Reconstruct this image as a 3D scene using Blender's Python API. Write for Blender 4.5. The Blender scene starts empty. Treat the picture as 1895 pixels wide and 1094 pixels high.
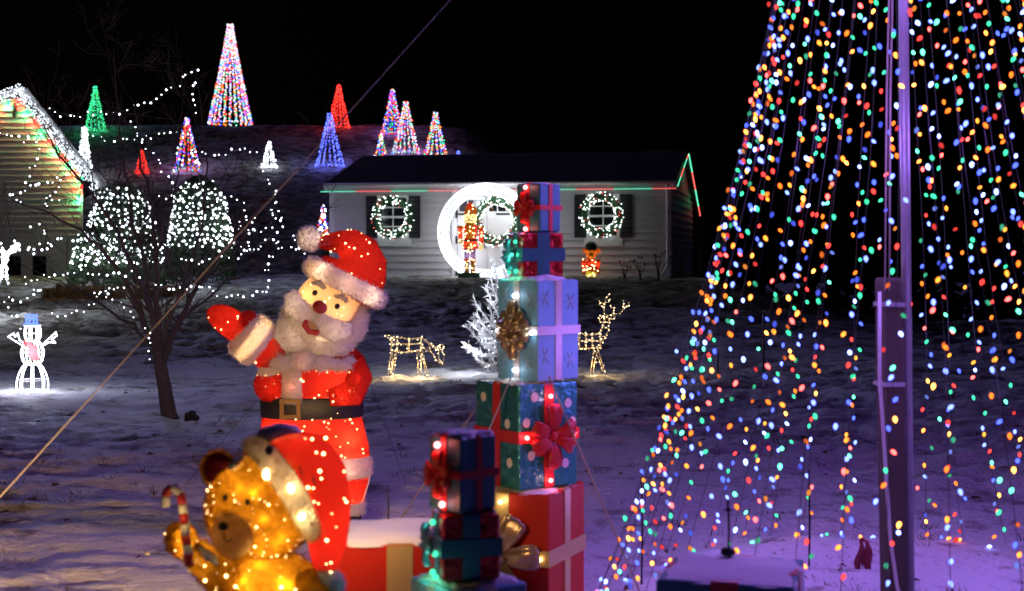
import bpy, math, random
import numpy as np
from mathutils import Vector, Matrix

random.seed(11)
RNG = np.random.default_rng(11)
SC = bpy.context.scene
COL = SC.collection
R = math.radians

# ------------------------------------------------------------------ camera, sky, violet fill, exposure
CAM_H, FPX, CX, HY = 1.6, 2632.0, 947.5, 472.0      # eye height (m); focal length, centre column and horizon row of the photograph (px)
cam_data = bpy.data.cameras.new('camera')
cam = bpy.data.objects.new('camera', cam_data)
COL.objects.link(cam)
cam.location = (0, 0, CAM_H)
cam.rotation_euler = (R(90), 0, 0)
cam_data.sensor_width = 36.0
cam_data.lens = 50.0
cam_data.shift_y = -75.0 / 1895.0
cam_data.clip_start = 0.1
cam_data.clip_end = 2000
cam_data.dof.use_dof = True
cam_data.dof.focus_distance = 12.5
cam_data.dof.aperture_fstop = 3.2
SC.camera = cam

world = bpy.data.worlds.new('World')
SC.world = world
world.use_nodes = True
wn = world.node_tree
sky = wn.nodes.new('ShaderNodeTexSky')
sky.sky_type = 'NISHITA'
sky.sun_disc = False
sky.sun_elevation = R(15.5)
sky.sun_rotation = R(-20)
wn.nodes['Background'].inputs['Strength'].default_value = 0.00002
wn.links.new(sky.outputs[0], wn.nodes['Background'].inputs['Color'])

violet_fill = bpy.data.lights.new('violet_fill', 'SUN')  # added fill standing in for unseen violet light on the lawn
violet_fill.energy = 0.62
violet_fill.angle = R(10)
violet_fill.color = (0.38, 0.33, 1.0)
violet_fill_o = bpy.data.objects.new('violet_fill', violet_fill)
COL.objects.link(violet_fill_o)
violet_fill_o.rotation_euler = (R(-74.5), 0, R(20))      # low, from beyond the hill: the lawn catches it, house front and hillside stay dark

SC.view_settings.view_transform = 'Standard'
SC.view_settings.look = 'None'
SC.view_settings.exposure = 0
SC.view_settings.gamma = 1
SC.render.engine = 'CYCLES'
cy = SC.cycles
cy.use_denoising = True
cy.max_bounces = 5
cy.diffuse_bounces = 2
cy.glossy_bounces = 2
cy.transmission_bounces = 3
cy.transparent_max_bounces = 8
cy.sample_clamp_indirect = 2.5
cy.caustics_reflective = False
cy.caustics_refractive = False

# ------------------------------------------------------------------ helpers
def P(px, py, d):
    """the place in the garden that the photograph shows at (px, py), d metres away"""
    return Vector(((px - CX) / FPX * d, d, CAM_H + (HY - py) / FPX * d))

def smooth(a, b, x):
    t = np.clip((x - a) / (b - a), 0, 1)
    return t * t * (3 - 2 * t)

def vnoise(x, y, seed=0):
    xi = np.floor(x).astype(np.int64); yi = np.floor(y).astype(np.int64)
    xf = x - xi; yf = y - yi
    def h(a, b):
        n = (a * 374761393 + b * 668265263 + seed * 69069) & 0xffffffff
        n = ((n ^ (n >> 13)) * 1274126177) & 0xffffffff
        return ((n ^ (n >> 16)) & 0xffff) / 65535.0
    u = xf * xf * (3 - 2 * xf); v = yf * yf * (3 - 2 * yf)
    a = h(xi, yi); b = h(xi + 1, yi); c = h(xi, yi + 1); d = h(xi + 1, yi + 1)
    return (a * (1 - u) + b * u) * (1 - v) + (c * (1 - u) + d * u) * v - 0.5

def terrain(x, y):
    """height of the snow without its small bumps"""
    x = np.asarray(x, float); y = np.asarray(y, float)
    right = smooth(4.5, 9.0, x)
    bank = np.clip((y - 18.8) / 14.5, 0, 1)
    bank = bank * bank * (1.6 - 0.6 * bank)
    z = bank * (1.0 - 0.74 * right)
    rise = np.clip(y - 42, 0, 18.5) * 0.33
    side = 1 - smooth(-3.0, 7.0, x)
    z = z + rise * (0.08 + 0.92 * side)
    z = z - np.clip(y - 60.5, 0, 200) * 0.05
    z = z - right * np.clip(y - 30.5, 0, 18) * 0.16
    return z

def bumps(x, y):
    x = np.asarray(x, float); y = np.asarray(y, float)
    n = 0.075 * vnoise(x * 0.55, y * 0.55, 1) + 0.06 * vnoise(x * 1.5, y * 2.2, 2)
    tr = smooth(-0.12, 0.22, vnoise(x * 0.22 + 7, y * 0.22, 3)) * 0.8 + 0.35
    far = 1.25 + 0.55 * smooth(19, 24, y) * (1 - smooth(36, 40, y))
    n = n + far * tr * (0.05 * vnoise(x * 2.6, y * 4.6, 4) + 0.045 * vnoise(x * 5.5, y * 9.0, 5) + 0.04 * np.abs(vnoise(x * 12, y * 19, 6)) + 0.02 * vnoise(x * 24, y * 30, 9))
    k = vnoise(x * 2.3 + 31, y * 3.0 + 11, 8)
    n = n - far * 0.07 * np.clip(k - 0.2, 0, 1) * 2
    return n

def ground(x, y):
    return float(terrain(x, y) + bumps(x, y))

def on_ground(px, py, lo=3.0, hi=110.0):
    """where the sight line through (px, py) meets the snow"""
    d = np.linspace(lo, hi, 8000)
    z = CAM_H + (HY - py) / FPX * d
    g = terrain((px - CX) / FPX * d, d)
    hit = np.nonzero(z <= g)[0]
    dd = d[hit[0]] if len(hit) else hi
    p = P(px, py, dd)
    p.z = ground(p.x, p.y)
    return p

def frame_to(direction, up=Vector((0, 0, 1))):
    z = Vector(direction).normalized()
    x = up.cross(z)
    if x.length < 1e-4:
        x = Vector((1, 0, 0)).cross(z)
    x.normalize()
    y = z.cross(x)
    return x, y, z

class MB:
    """collects faces, then links them as one mesh object"""
    def __init__(self):
        self.v, self.f, self.m = [], [], []
    def add(self, verts, faces, mat=0, M=None):
        o = len(self.v)
        if M is not None:
            verts = [M @ Vector(p) for p in verts]
        self.v.extend([tuple(p) for p in verts])
        self.f.extend([tuple(i + o for i in f) for f in faces])
        self.m.extend([mat] * len(faces))
        return self
    def box(self, c, s, mat=0, M=None, Rm=None):
        c = Vector(c)
        vs = []
        for sx in (-.5, .5):
            for sy in (-.5, .5):
                for sz in (-.5, .5):
                    q = Vector((sx * s[0], sy * s[1], sz * s[2]))
                    if Rm is not None: q = Rm @ q
                    vs.append(c + q)
        fs = [(0, 1, 3, 2), (4, 6, 7, 5), (0, 4, 5, 1), (2, 3, 7, 6), (0, 2, 6, 4), (1, 5, 7, 3)]
        return self.add(vs, fs, mat, M)
    def rings(self, rings, mat=0, cap=True, M=None, closed=False):
        n = len(rings[0]); vs = [p for r in rings for p in r]; fs = []
        k = len(rings)
        for i in range(k if closed else k - 1):
            j = (i + 1) % k
            for a in range(n):
                b = (a + 1) % n
                fs.append((i * n + a, i * n + b, j * n + b, j * n + a))
        if cap and not closed:
            fs.append(tuple(reversed(range(n))))
            fs.append(tuple((k - 1) * n + a for a in range(n)))
        return self.add(vs, fs, mat, M)
    def tube(self, pts, r, n=6, mat=0, cap=True, M=None, flat=1.0, up=Vector((0, 0, 1)), closed=False):
        pts = [Vector(p) for p in pts]; k = len(pts); rr = []
        px_ = None
        for i, p in enumerate(pts):
            if closed: t = pts[(i + 1) % k] - pts[i - 1]
            else: t = pts[min(i + 1, k - 1)] - pts[max(i - 1, 0)]
            if t.length < 1e-9: t = Vector((0, 0, 1))
            t.normalize()
            if px_ is None:
                x, y, _ = frame_to(t, up)
            else:
                x = px_ - t * px_.dot(t)
                if x.length < 1e-5: x, _, _ = frame_to(t, up)
                x.normalize(); y = t.cross(x)
            px_ = x
            ri = r[i] if hasattr(r, '__len__') else r
            rr.append([p + (x * math.cos(2 * math.pi * a / n) + y * math.sin(2 * math.pi * a / n) * flat) * ri for a in range(n)])
        return self.rings(rr, mat, cap, M, closed)
    def stack(self, secs, n=20, mat=0, M=None):
        """secs: (x, y, z, rx, ry) ellipses one above the other"""
        return self.rings([[Vector((x + rx * math.cos(2 * math.pi * a / n), y + ry * math.sin(2 * math.pi * a / n), z)) for a in range(n)] for x, y, z, rx, ry in secs], mat, True, M)
    def lathe(self, prof, n=12, mat=0, M=None):
        return self.stack([(0, 0, z, max(r, 1e-4), max(r, 1e-4)) for r, z in prof], n, mat, M)
    def ell(self, c, r, mat=0, Rm=None, nu=18, nv=11, M=None, lump=0.0, lf=4.0, seed=0):
        c = Vector(c); rr = []
        for j in range(nv + 1):
            th = math.pi * j / nv
            ring = []
            for a in range(nu):
                ph = 2 * math.pi * a / nu
                q = Vector((math.sin(th) * math.cos(ph), math.sin(th) * math.sin(ph), -math.cos(th)))
                s = 1 + (lump * math.sin(lf * q.x * 2.1 + seed) * math.cos(lf * q.z * 1.7 + seed * 2) if lump else 0)
                if j in (0, nv): q = Vector((q.x * .02, q.y * .02, q.z))
                q = Vector((q.x * r[0] * s, q.y * r[1] * s, q.z * r[2] * s))
                if Rm is not None: q = Rm @ q
                ring.append(c + q)
            rr.append(ring)
        return self.rings(rr, mat, True, M)
    def torus(self, c, Rr, r, n=32, k=8, mat=0, axis='y', flat=1.0, M=None):
        c = Vector(c); pts = []
        for i in range(n):
            a = 2 * math.pi * i / n
            pts.append(c + (Vector((math.cos(a) * Rr, 0, math.sin(a) * Rr)) if axis == 'y' else Vector((math.cos(a) * Rr, math.sin(a) * Rr, 0))))
        return self.tube(pts, r, k, mat, False, M, flat, Vector((0, 1, 0)) if axis == 'y' else Vector((0, 0, 1)), True)
    def arrays(self, v, f, mat=0):
        o = len(self.v)
        self.v.extend(map(tuple, v.tolist())); self.f.extend(map(tuple, (f + o).tolist()))
        self.m.extend(mat.tolist() if hasattr(mat, 'tolist') else [mat] * len(f))
        return self
    def build(self, name, mats, parent=None, smooth_=True, kind=None, loc=None):
        me = bpy.data.meshes.new(name)
        me.from_pydata(self.v, [], self.f)
        mats = mats if isinstance(mats, (list, tuple)) else [mats]
        for m in mats: me.materials.append(m)
        if len(mats) > 1: me.polygons.foreach_set('material_index', self.m)
        if smooth_: me.polygons.foreach_set('use_smooth', [True] * len(me.polygons))
        me.update()
        return link(name, me, parent, kind, loc)

def link(name, me, parent=None, kind=None, loc=None, rot=None):
    o = bpy.data.objects.new(name, me)
    COL.objects.link(o)
    if parent is not None: o.parent = parent
    if kind: o['kind'] = kind
    if loc is not None: o.location = loc
    if rot is not None: o.rotation_euler = rot
    return o

def thing(name, label, cat, loc=(0, 0, 0), rz=0.0, group=None):
    o = bpy.data.objects.new(name, None)
    COL.objects.link(o)
    o.empty_display_size = 0.1
    o.location = loc
    o.rotation_euler = (0, 0, rz)
    return tag(o, label, cat, group)

def tag(o, label, cat, group=None):
    o['label'] = label; o['category'] = cat
    if group: o['group'] = group
    return o

def lamp(name, loc, watts, color, radius=0.03, parent=None):
    l = bpy.data.lights.new(name, 'POINT')
    l.energy = watts; l.color = color; l.shadow_soft_size = radius
    o = bpy.data.objects.new(name, l)
    COL.objects.link(o)
    o.location = loc
    if parent is not None: o.parent = parent
    return o

OCT_V = np.array([(1, 0, 0), (-1, 0, 0), (0, 1, 0), (0, -1, 0), (0, 0, 1), (0, 0, -1)], float)
OCT_F = np.array([(0, 2, 4), (2, 1, 4), (1, 3, 4), (3, 0, 4), (2, 0, 5), (1, 2, 5), (3, 1, 5), (0, 3, 5)])
def bulb_mesh(mb, pts, r, mats=0):
    """small lamps at many points; mats one index or one for each point"""
    pts = np.asarray([tuple(p) for p in pts], float).reshape(-1, 3)
    n = len(pts)
    if n == 0: return mb
    rr = np.asarray(r, float) * np.ones(n)
    v = (pts[:, None, :] + OCT_V[None] * rr[:, None, None]).reshape(-1, 3)
    f = (OCT_F[None] + (np.arange(n) * 6)[:, None, None]).reshape(-1, 3)
    m = np.repeat(np.asarray(mats) * np.ones(n, int), 8)
    return mb.arrays(v, f, m)

def sample_faces(mb, n, only=None, front=None):
    """random points and normals on the faces collected in mb"""
    V = np.array(mb.v); tri = []
    for f in mb.f:
        for k in range(1, len(f) - 1): tri.append((f[0], f[k], f[k + 1]))
    T = np.array(tri)
    a, b, c = V[T[:, 0]], V[T[:, 1]], V[T[:, 2]]
    nr = np.cross(b - a, c - a)
    ar = np.linalg.norm(nr, axis=1) + 1e-12
    nr = nr / ar[:, None]
    w = ar.copy()
    if front is not None: w = w * (nr @ np.array(front, float) > 0.15)
    idx = RNG.choice(len(T), n, p=w / w.sum())
    u = RNG.random((n, 1)); v = RNG.random((n, 1))
    s = np.sqrt(u)
    p = a[idx] * (1 - s) + b[idx] * s * (1 - v) + c[idx] * s * v
    return p, nr[idx]

def fur(mb, n, length, width, droop=0.25, spread=0.9):
    """fine tufts standing out of the faces collected in mb"""
    p, nr = sample_faces(mb, n)
    d = nr + RNG.normal(0, spread * 0.6, (n, 3)) + np.array([0, 0, -droop])
    d /= np.linalg.norm(d, axis=1)[:, None]
    side = np.cross(d, RNG.normal(0, 1, (n, 3)))
    side /= np.linalg.norm(side, axis=1)[:, None] + 1e-9
    L = length * (0.5 + RNG.random((n, 1)))
    w = width * (0.6 + 0.8 * RNG.random((n, 1)))
    v = np.stack([p - side * w - d * L * .1, p + side * w - d * L * .1, p + d * L], 1).reshape(-1, 3)
    f = np.arange(3 * n).reshape(-1, 3)
    return MB().arrays(v, f)

# ------------------------------------------------------------------ materials
def new_mat(name):
    m = bpy.data.materials.new(name)
    m.use_nodes = True
    nt = m.node_tree
    nt.nodes.clear()
    out = nt.nodes.new('ShaderNodeOutputMaterial')
    return m, nt, out

def glow(name, color, strength):
    """a lit lamp"""
    m, nt, out = new_mat(name)
    e = nt.nodes.new('ShaderNodeEmission')
    e.inputs[0].default_value = (*color, 1); e.inputs[1].default_value = strength
    nt.links.new(e.outputs[0], out.inputs[0])
    m.cycles.emission_sampling = 'NONE'
    return m

def noise_bump(nt, scale, strength, dist=0.01, detail=4, coord='Object'):
    tc = nt.nodes.new('ShaderNodeTexCoord')
    nz = nt.nodes.new('ShaderNodeTexNoise')
    nz.inputs['Scale'].default_value = scale; nz.inputs['Detail'].default_value = detail
    nt.links.new(tc.outputs[coord], nz.inputs['Vector'])
    b = nt.nodes.new('ShaderNodeBump')
    b.inputs['Strength'].default_value = strength; b.inputs['Distance'].default_value = dist
    nt.links.new(nz.outputs[0], b.inputs['Height'])
    return nz, b, tc

def paint(name, color, rough=0.6, metal=0.0, bump=0.0, bscale=40, vary=0.12, vscale=6, spec=0.5):
    m, nt, out = new_mat(name)
    b = nt.nodes.new('ShaderNodeBsdfPrincipled')
    b.inputs['Roughness'].default_value = rough
    b.inputs['Metallic'].default_value = metal
    b.inputs['Specular IOR Level'].default_value = spec
    tc = nt.nodes.new('ShaderNodeTexCoord')
    nz = nt.nodes.new('ShaderNodeTexNoise')
    nz.inputs['Scale'].default_value = vscale; nz.inputs['Detail'].default_value = 5
    nt.links.new(tc.outputs['Object'], nz.inputs['Vector'])
    mx = nt.nodes.new('ShaderNodeMix'); mx.data_type = 'RGBA'
    mx.inputs[6].default_value = (*[c * (1 - vary) for c in color], 1)
    mx.inputs[7].default_value = (*[min(1, c * (1 + vary)) for c in color], 1)
    nt.links.new(nz.outputs[0], mx.inputs[0])
    nt.links.new(mx.outputs[2], b.inputs['Base Color'])
    if bump:
        _, bp, _ = noise_bump(nt, bscale, bump)
        nt.links.new(bp.outputs[0], b.inputs['Normal'])
    nt.links.new(b.outputs[0], out.inputs[0])
    return m

def fabric(name, color, through=0.45, open_=0.12, bscale=160, vary=0.25, vscale=30, glint=0.0):
    """loosely woven tinsel cloth: part of the lamplight behind it comes through"""
    m, nt, out = new_mat(name)
    tc = nt.nodes.new('ShaderNodeTexCoord')
    nz = nt.nodes.new('ShaderNodeTexNoise')
    nz.inputs['Scale'].default_value = vscale; nz.inputs['Detail'].default_value = 6; nz.inputs['Roughness'].default_value = .7
    nt.links.new(tc.outputs['Object'], nz.inputs['Vector'])
    mx = nt.nodes.new('ShaderNodeMix'); mx.data_type = 'RGBA'
    mx.inputs[6].default_value = (*[c * (1 - vary) for c in color], 1)
    mx.inputs[7].default_value = (*[min(1, c * (1 + vary)) for c in color], 1)
    nt.links.new(nz.outputs[0], mx.inputs[0])
    _, bp, _ = noise_bump(nt, bscale, 0.6, 0.004)
    d = nt.nodes.new('ShaderNodeBsdfDiffuse'); t = nt.nodes.new('ShaderNodeBsdfTranslucent')
    nt.links.new(mx.outputs[2], d.inputs[0]); nt.links.new(mx.outputs[2], t.inputs[0])
    nt.links.new(bp.outputs[0], d.inputs['Normal'])
    s1 = nt.nodes.new('ShaderNodeMixShader'); s1.inputs[0].default_value = through
    nt.links.new(d.outputs[0], s1.inputs[1]); nt.links.new(t.outputs[0], s1.inputs[2])
    if glint:     # tinsel threads
        g = nt.nodes.new('ShaderNodeBsdfGlossy'); g.inputs['Roughness'].default_value = .28
        nt.links.new(mx.outputs[2], g.inputs[0])
        _, gb, _ = noise_bump(nt, 420, 1.0, 0.02)
        nt.links.new(gb.outputs[0], g.inputs['Normal'])
        sg = nt.nodes.new('ShaderNodeMixShader'); sg.inputs[0].default_value = glint
        nt.links.new(s1.outputs[0], sg.inputs[1]); nt.links.new(g.outputs[0], sg.inputs[2]); s1 = sg
    tr = nt.nodes.new('ShaderNodeBsdfTransparent')
    s2 = nt.nodes.new('ShaderNodeMixShader'); s2.inputs[0].default_value = open_
    nt.links.new(s1.outputs[0], s2.inputs[1]); nt.links.new(tr.outputs[0], s2.inputs[2])
    nt.links.new(s2.outputs[0], out.inputs[0])
    return m

def foil(name, color, rough=0.22, metal=0.75, scale=30, strength=0.55):
    m, nt, out = new_mat(name)
    b = nt.nodes.new('ShaderNodeBsdfPrincipled')
    b.inputs['Base Color'].default_value = (*color, 1)
    b.inputs['Roughness'].default_value = rough; b.inputs['Metallic'].default_value = metal
    _, bp, _ = noise_bump(nt, scale, strength, 0.02, 3)
    nt.links.new(bp.outputs[0], b.inputs['Normal'])
    nt.links.new(b.outputs[0], out.inputs[0])
    return m

def snow_mat():
    m, nt, out = new_mat('snow')
    b = nt.nodes.new('ShaderNodeBsdfPrincipled')
    b.inputs['Roughness'].default_value = 0.75
    b.inputs['Specular IOR Level'].default_value = 0.25
    tc = nt.nodes.new('ShaderNodeTexCoord')
    geo = nt.nodes.new('ShaderNodeNewGeometry')
    mp = nt.nodes.new('ShaderNodeMapping'); mp.inputs['Scale'].default_value = (1, 1.3, 1)
    nt.links.new(geo.outputs['Position'], mp.inputs[0])
    # thin places where dead turf comes through
    n1 = nt.nodes.new('ShaderNodeTexNoise'); n1.inputs['Scale'].default_value = 2.4; n1.inputs['Detail'].default_value = 9; n1.inputs['Roughness'].default_value = .72
    n2 = nt.nodes.new('ShaderNodeTexNoise'); n2.inputs['Scale'].default_value = 0.35; n2.inputs['Detail'].default_value = 3
    nt.links.new(mp.outputs[0], n1.inputs[0]); nt.links.new(mp.outputs[0], n2.inputs[0])
    # the bank below the house carries less snow than the lawn
    sx = nt.nodes.new('ShaderNodeSeparateXYZ'); nt.links.new(geo.outputs['Position'], sx.inputs[0])
    mr = nt.nodes.new('ShaderNodeMapRange'); mr.inputs[1].default_value = 18.5; mr.inputs[2].default_value = 26; mr.inputs[3].default_value = 0; mr.inputs[4].default_value = 0.1
    nt.links.new(sx.outputs[1], mr.inputs[0])
    ad = nt.nodes.new('ShaderNodeMath'); ad.operation = 'MULTIPLY_ADD'; ad.inputs[1].default_value = 0.35
    nt.links.new(n2.outputs[0], ad.inputs[0]); nt.links.new(n1.outputs[0], ad.inputs[2])
    ad2 = nt.nodes.new('ShaderNodeMath'); ad2.operation = 'ADD'
    nt.links.new(ad.outputs[0], ad2.inputs[0]); nt.links.new(mr.outputs[0], ad2.inputs[1])
    cr = nt.nodes.new('ShaderNodeValToRGB')
    cr.color_ramp.elements[0].position = 0.70; cr.color_ramp.elements[0].color = (0.80, 0.82, 0.86, 1)
    cr.color_ramp.elements[1].position = 0.86; cr.color_ramp.elements[1].color = (0.16, 0.14, 0.12, 1)
    e = cr.color_ramp.elements.new(0.75); e.color = (0.55, 0.55, 0.56, 1)
    nt.links.new(ad2.outputs[0], cr.inputs[0])
    # fine specks of soil and leaf bits on the crust
    n4 = nt.nodes.new('ShaderNodeTexNoise'); n4.inputs['Scale'].default_value = 26; n4.inputs['Detail'].default_value = 6; n4.inputs['Roughness'].default_value = .8
    nt.links.new(mp.outputs[0], n4.inputs[0])
    c4 = nt.nodes.new('ShaderNodeValToRGB'); c4.color_ramp.elements[0].position = .57; c4.color_ramp.elements[0].color = (1, 1, 1, 1); c4.color_ramp.elements[1].position = .68; c4.color_ramp.elements[1].color = (.25, .22, .2, 1)
    nt.links.new(n4.outputs[0], c4.inputs[0])
    ml = nt.nodes.new('ShaderNodeMix'); ml.data_type = 'RGBA'; ml.blend_type = 'MULTIPLY'; ml.inputs[0].default_value = .85
    nt.links.new(cr.outputs[0], ml.inputs[6]); nt.links.new(c4.outputs[0], ml.inputs[7])
    nt.links.new(ml.outputs[2], b.inputs['Base Color'])
    n3 = nt.nodes.new('ShaderNodeTexNoise'); n3.inputs['Scale'].default_value = 14; n3.inputs['Detail'].default_value = 8; n3.inputs['Roughness'].default_value = .65
    nt.links.new(mp.outputs[0], n3.inputs[0])
    bp = nt.nodes.new('ShaderNodeBump'); bp.inputs['Strength'].default_value = 0.8; bp.inputs['Distance'].default_value = 0.07
    nt.links.new(n3.outputs[0], bp.inputs['Height'])
    nt.links.new(bp.outputs[0], b.inputs['Normal'])
    nt.links.new(b.outputs[0], out.inputs[0])
    return m

def snowcap_mat():
    return paint('snow_cap', (0.84, 0.86, 0.9), 0.7, bump=0.5, bscale=60, vary=0.05)

M = {}
M['snow'] = snow_mat()
M['cap'] = snowcap_mat()
W_COL = (0.82, 0.9, 1.0)
M['g_red'] = glow('bulb_red', (1.0, 0.045, 0.04), 3.0)
M['g_orange'] = glow('bulb_orange', (1.0, 0.15, 0.015), 3.2)
M['g_yellow'] = glow('bulb_yellow', (1.0, 0.26, 0.03), 3.4)
M['g_green'] = glow('bulb_green', (0.035, 0.55, 0.26), 3.0)
M['g_blue'] = glow('bulb_blue', (0.06, 0.1, 1.0), 3.6)
M['g_white'] = glow('bulb_white', W_COL, 10.0)
M['g_warm'] = glow('bulb_warm_white', (1.0, 0.62, 0.25), 12.0)
M['g_far_red'] = glow('far_bulb_red', (1.0, 0.03, 0.02), 2.6)
M['g_far_green'] = glow('far_bulb_green', (0.05, 0.8, 0.25), 1.8)
M['g_far_blue'] = glow('far_bulb_blue', (0.13, 0.17, 1.0), 3.6)
M['g_dim'] = glow('bulb_pale_white', W_COL, 2.6)
M['g_far_white'] = glow('far_bulb_white', (.85, .85, 1.0), 1.8)
M['wire'] = paint('dark_cable', (0.02, 0.025, 0.02), 0.5)
M['white_wire'] = paint('white_cable', (0.7, 0.7, 0.72), 0.5)
M['black'] = paint('black_plastic', (0.012, 0.012, 0.014), 0.4)
M['steel'] = paint('dark_steel', (0.03, 0.03, 0.035), 0.45, 0.5)
M['galv'] = paint('galvanised_tube', (0.36, 0.36, 0.38), 0.5, 0.5, vary=.2, vscale=20)
M['rope'] = paint('rope', (0.4, 0.35, 0.3), 0.8, bump=.6, bscale=300)
# ------------------------------------------------------------------ the ground
def build_ground():
    ys = np.concatenate([np.linspace(-30, 2.4, 14), np.geomspace(2.6, 75, 640), np.geomspace(78, 700, 24)])
    t = np.linspace(-1, 1, 380)
    t = np.sign(t) * (0.55 * np.abs(t) + 0.45 * np.abs(t) ** 2.2)
    Y = np.repeat(ys[:, None], len(t), 1)
    W = 5.0 + 0.62 * np.abs(Y)
    X = t[None, :] * W
    Z = terrain(X, Y) + bumps(X, Y)
    v = np.stack([X, Y, Z], 2).reshape(-1, 3)
    ny, nx = X.shape
    i = (np.arange(ny - 1)[:, None] * nx + np.arange(nx - 1)[None]).reshape(-1)
    f = np.stack([i, i + 1, i + nx + 1, i + nx], 1)
    me = bpy.data.meshes.new('snowy_ground')
    me.vertices.add(len(v)); me.vertices.foreach_set('co', v.reshape(-1))
    me.loops.add(f.size); me.loops.foreach_set('vertex_index', f.reshape(-1).astype(np.int32))
    me.polygons.add(len(f)); me.polygons.foreach_set('loop_start', np.arange(0, f.size, 4, dtype=np.int32))
    me.polygons.foreach_set('use_smooth', np.ones(len(f), bool))
    me.update(calc_edges=True); me.validate()
    me.materials.append(M['snow'])
    o = link('ground', me, kind='structure')
    o['label'] = 'trampled snow covered lawn rising to a bank and a hill'
build_ground()

def build_grass():
    """dead tufts that poke out of the snow"""
    mb = MB(); n = 0
    while n < 1300:
        y = 5.2 * (40 / 5.2) ** random.random()
        x = random.uniform(-.5, .5) * y * 1.1
        if vnoise(np.array(x * .5), np.array(y * .5), 21) + random.uniform(-.3, .3) < 0.05: continue
        if y > 33.5: continue
        n += 1
        z = ground(x, y); big = random.random() ** 3
        for _ in range(random.randint(3, 7)):
            a = random.uniform(0, 6.28); h = (random.uniform(.008, .03) + .06 * big) * min(1, y / 11); l = random.uniform(.02, .06) * (1 + big) * min(1, y / 9)
            w = .003 + .002 * random.random()
            bx, by = x + random.uniform(-.04, .04), y + random.uniform(-.04, .04)
            mb.add([(bx - w, by, z - .02), (bx + w, by, z - .02), (bx + math.cos(a) * l, by + math.sin(a) * l, z + h)], [(0, 1, 2)])
    o = mb.build('grass', paint('dead_grass', (0.07, 0.055, 0.035), .8), None, False, 'stuff')
    o['label'] = 'dead grass tufts poking through the snow'
    mb = MB()
    for _ in range(150):
        y = 5.5 * (26 / 5.5) ** random.random(); x = random.uniform(-.42, .42) * y
        z = ground(x, y) + .012; a = random.uniform(0, 6.28); s = random.uniform(.02, .045)
        c, q = math.cos(a) * s, math.sin(a) * s
        mb.add([(x - c, y - q, z), (x + q * .5, y - c * .5, z + .014), (x + c, y + q, z + .003), (x - q * .5, y + c * .5, z + .02)], [(0, 1, 2, 3)])
    o = mb.build('leaves', paint('dead_leaf', (0.09, 0.045, 0.02), .8), None, False, 'stuff')
    o['label'] = 'fallen brown leaves scattered on the snow'
build_grass()

# ------------------------------------------------------------------ the white house on the bank
M['siding'] = paint('white_vinyl_siding', (0.62, 0.61, 0.62), 0.55, vary=.07, vscale=1.5, bump=.12, bscale=25)
M['trim'] = paint('white_trim', (0.74, 0.74, 0.75), 0.5, vary=.05)
M['shingle'] = paint('dark_shingles', (0.012, 0.012, 0.016), 0.95, bump=.6, bscale=18, vary=.3, vscale=9)
M['shutter'] = paint('black_shutter', (0.012, 0.014, 0.018), 0.45)
M['glass'] = paint('dark_window_glass', (0.012, 0.012, 0.016), 0.06, spec=.8)
M['iron'] = paint('black_iron', (0.01, 0.01, 0.01), 0.5)
M['needle'] = paint('wreath_green', (0.02, 0.085, 0.035), 0.6, vary=.5, vscale=20)
M['stone'] = paint('concrete', (0.12, 0.115, 0.12), 0.9, bump=.5)

PL = Vector((-4.907, 38.5, 1.0)); PR = Vector((4.073, 36.65, 1.0))
HL = (PR - PL).length
UX, UY = (PR.x - PL.x) / HL, (PR.y - PL.y) / HL
HROT = math.atan2(UY, UX)
def wall_at(px, py):
    """distance along the front wall and height on it for a photograph position"""
    k = (px - CX) / FPX
    s = (k * PL.y - PL.x) / (UX - k * UY)
    d = PL.y + s * UY
    return s, CAM_H + (HY - py) / FPX * d - PL.z
def wall_world(s, out, z):
    return PL + Vector((UX * s + UY * out, UY * s - UX * out, z))

def led_row(parent, pts, spacing, r, run, start=0):
    """alternating green and red runs of dots along a line; one part for each run"""
    total = 0; dots = []
    for a, b in zip(pts, pts[1:]):
        a, b = Vector(a), Vector(b); n = max(1, int((b - a).length / spacing))
        dots += [a + (b - a) * (i / n) for i in range(n)]
    for k in range(0, len(dots), run):
        col = 'g_led_green' if (k // run + start) % 2 == 0 else 'g_led_red'
        mb = MB(); bulb_mesh(mb, dots[k:k + run], r)
        mb.build('lamp_run', M[col], parent, False, 'stuff')
M['g_led_green'] = glow('led_green', (0.1, 0.75, 0.42), 2.2); M['g_led_green'].cycles.emission_sampling = 'AUTO'
M['g_led_red'] = glow('led_red', (1.0, 0.12, 0.1), 2.0); M['g_led_red'].cycles.emission_sampling = 'AUTO'

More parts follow.
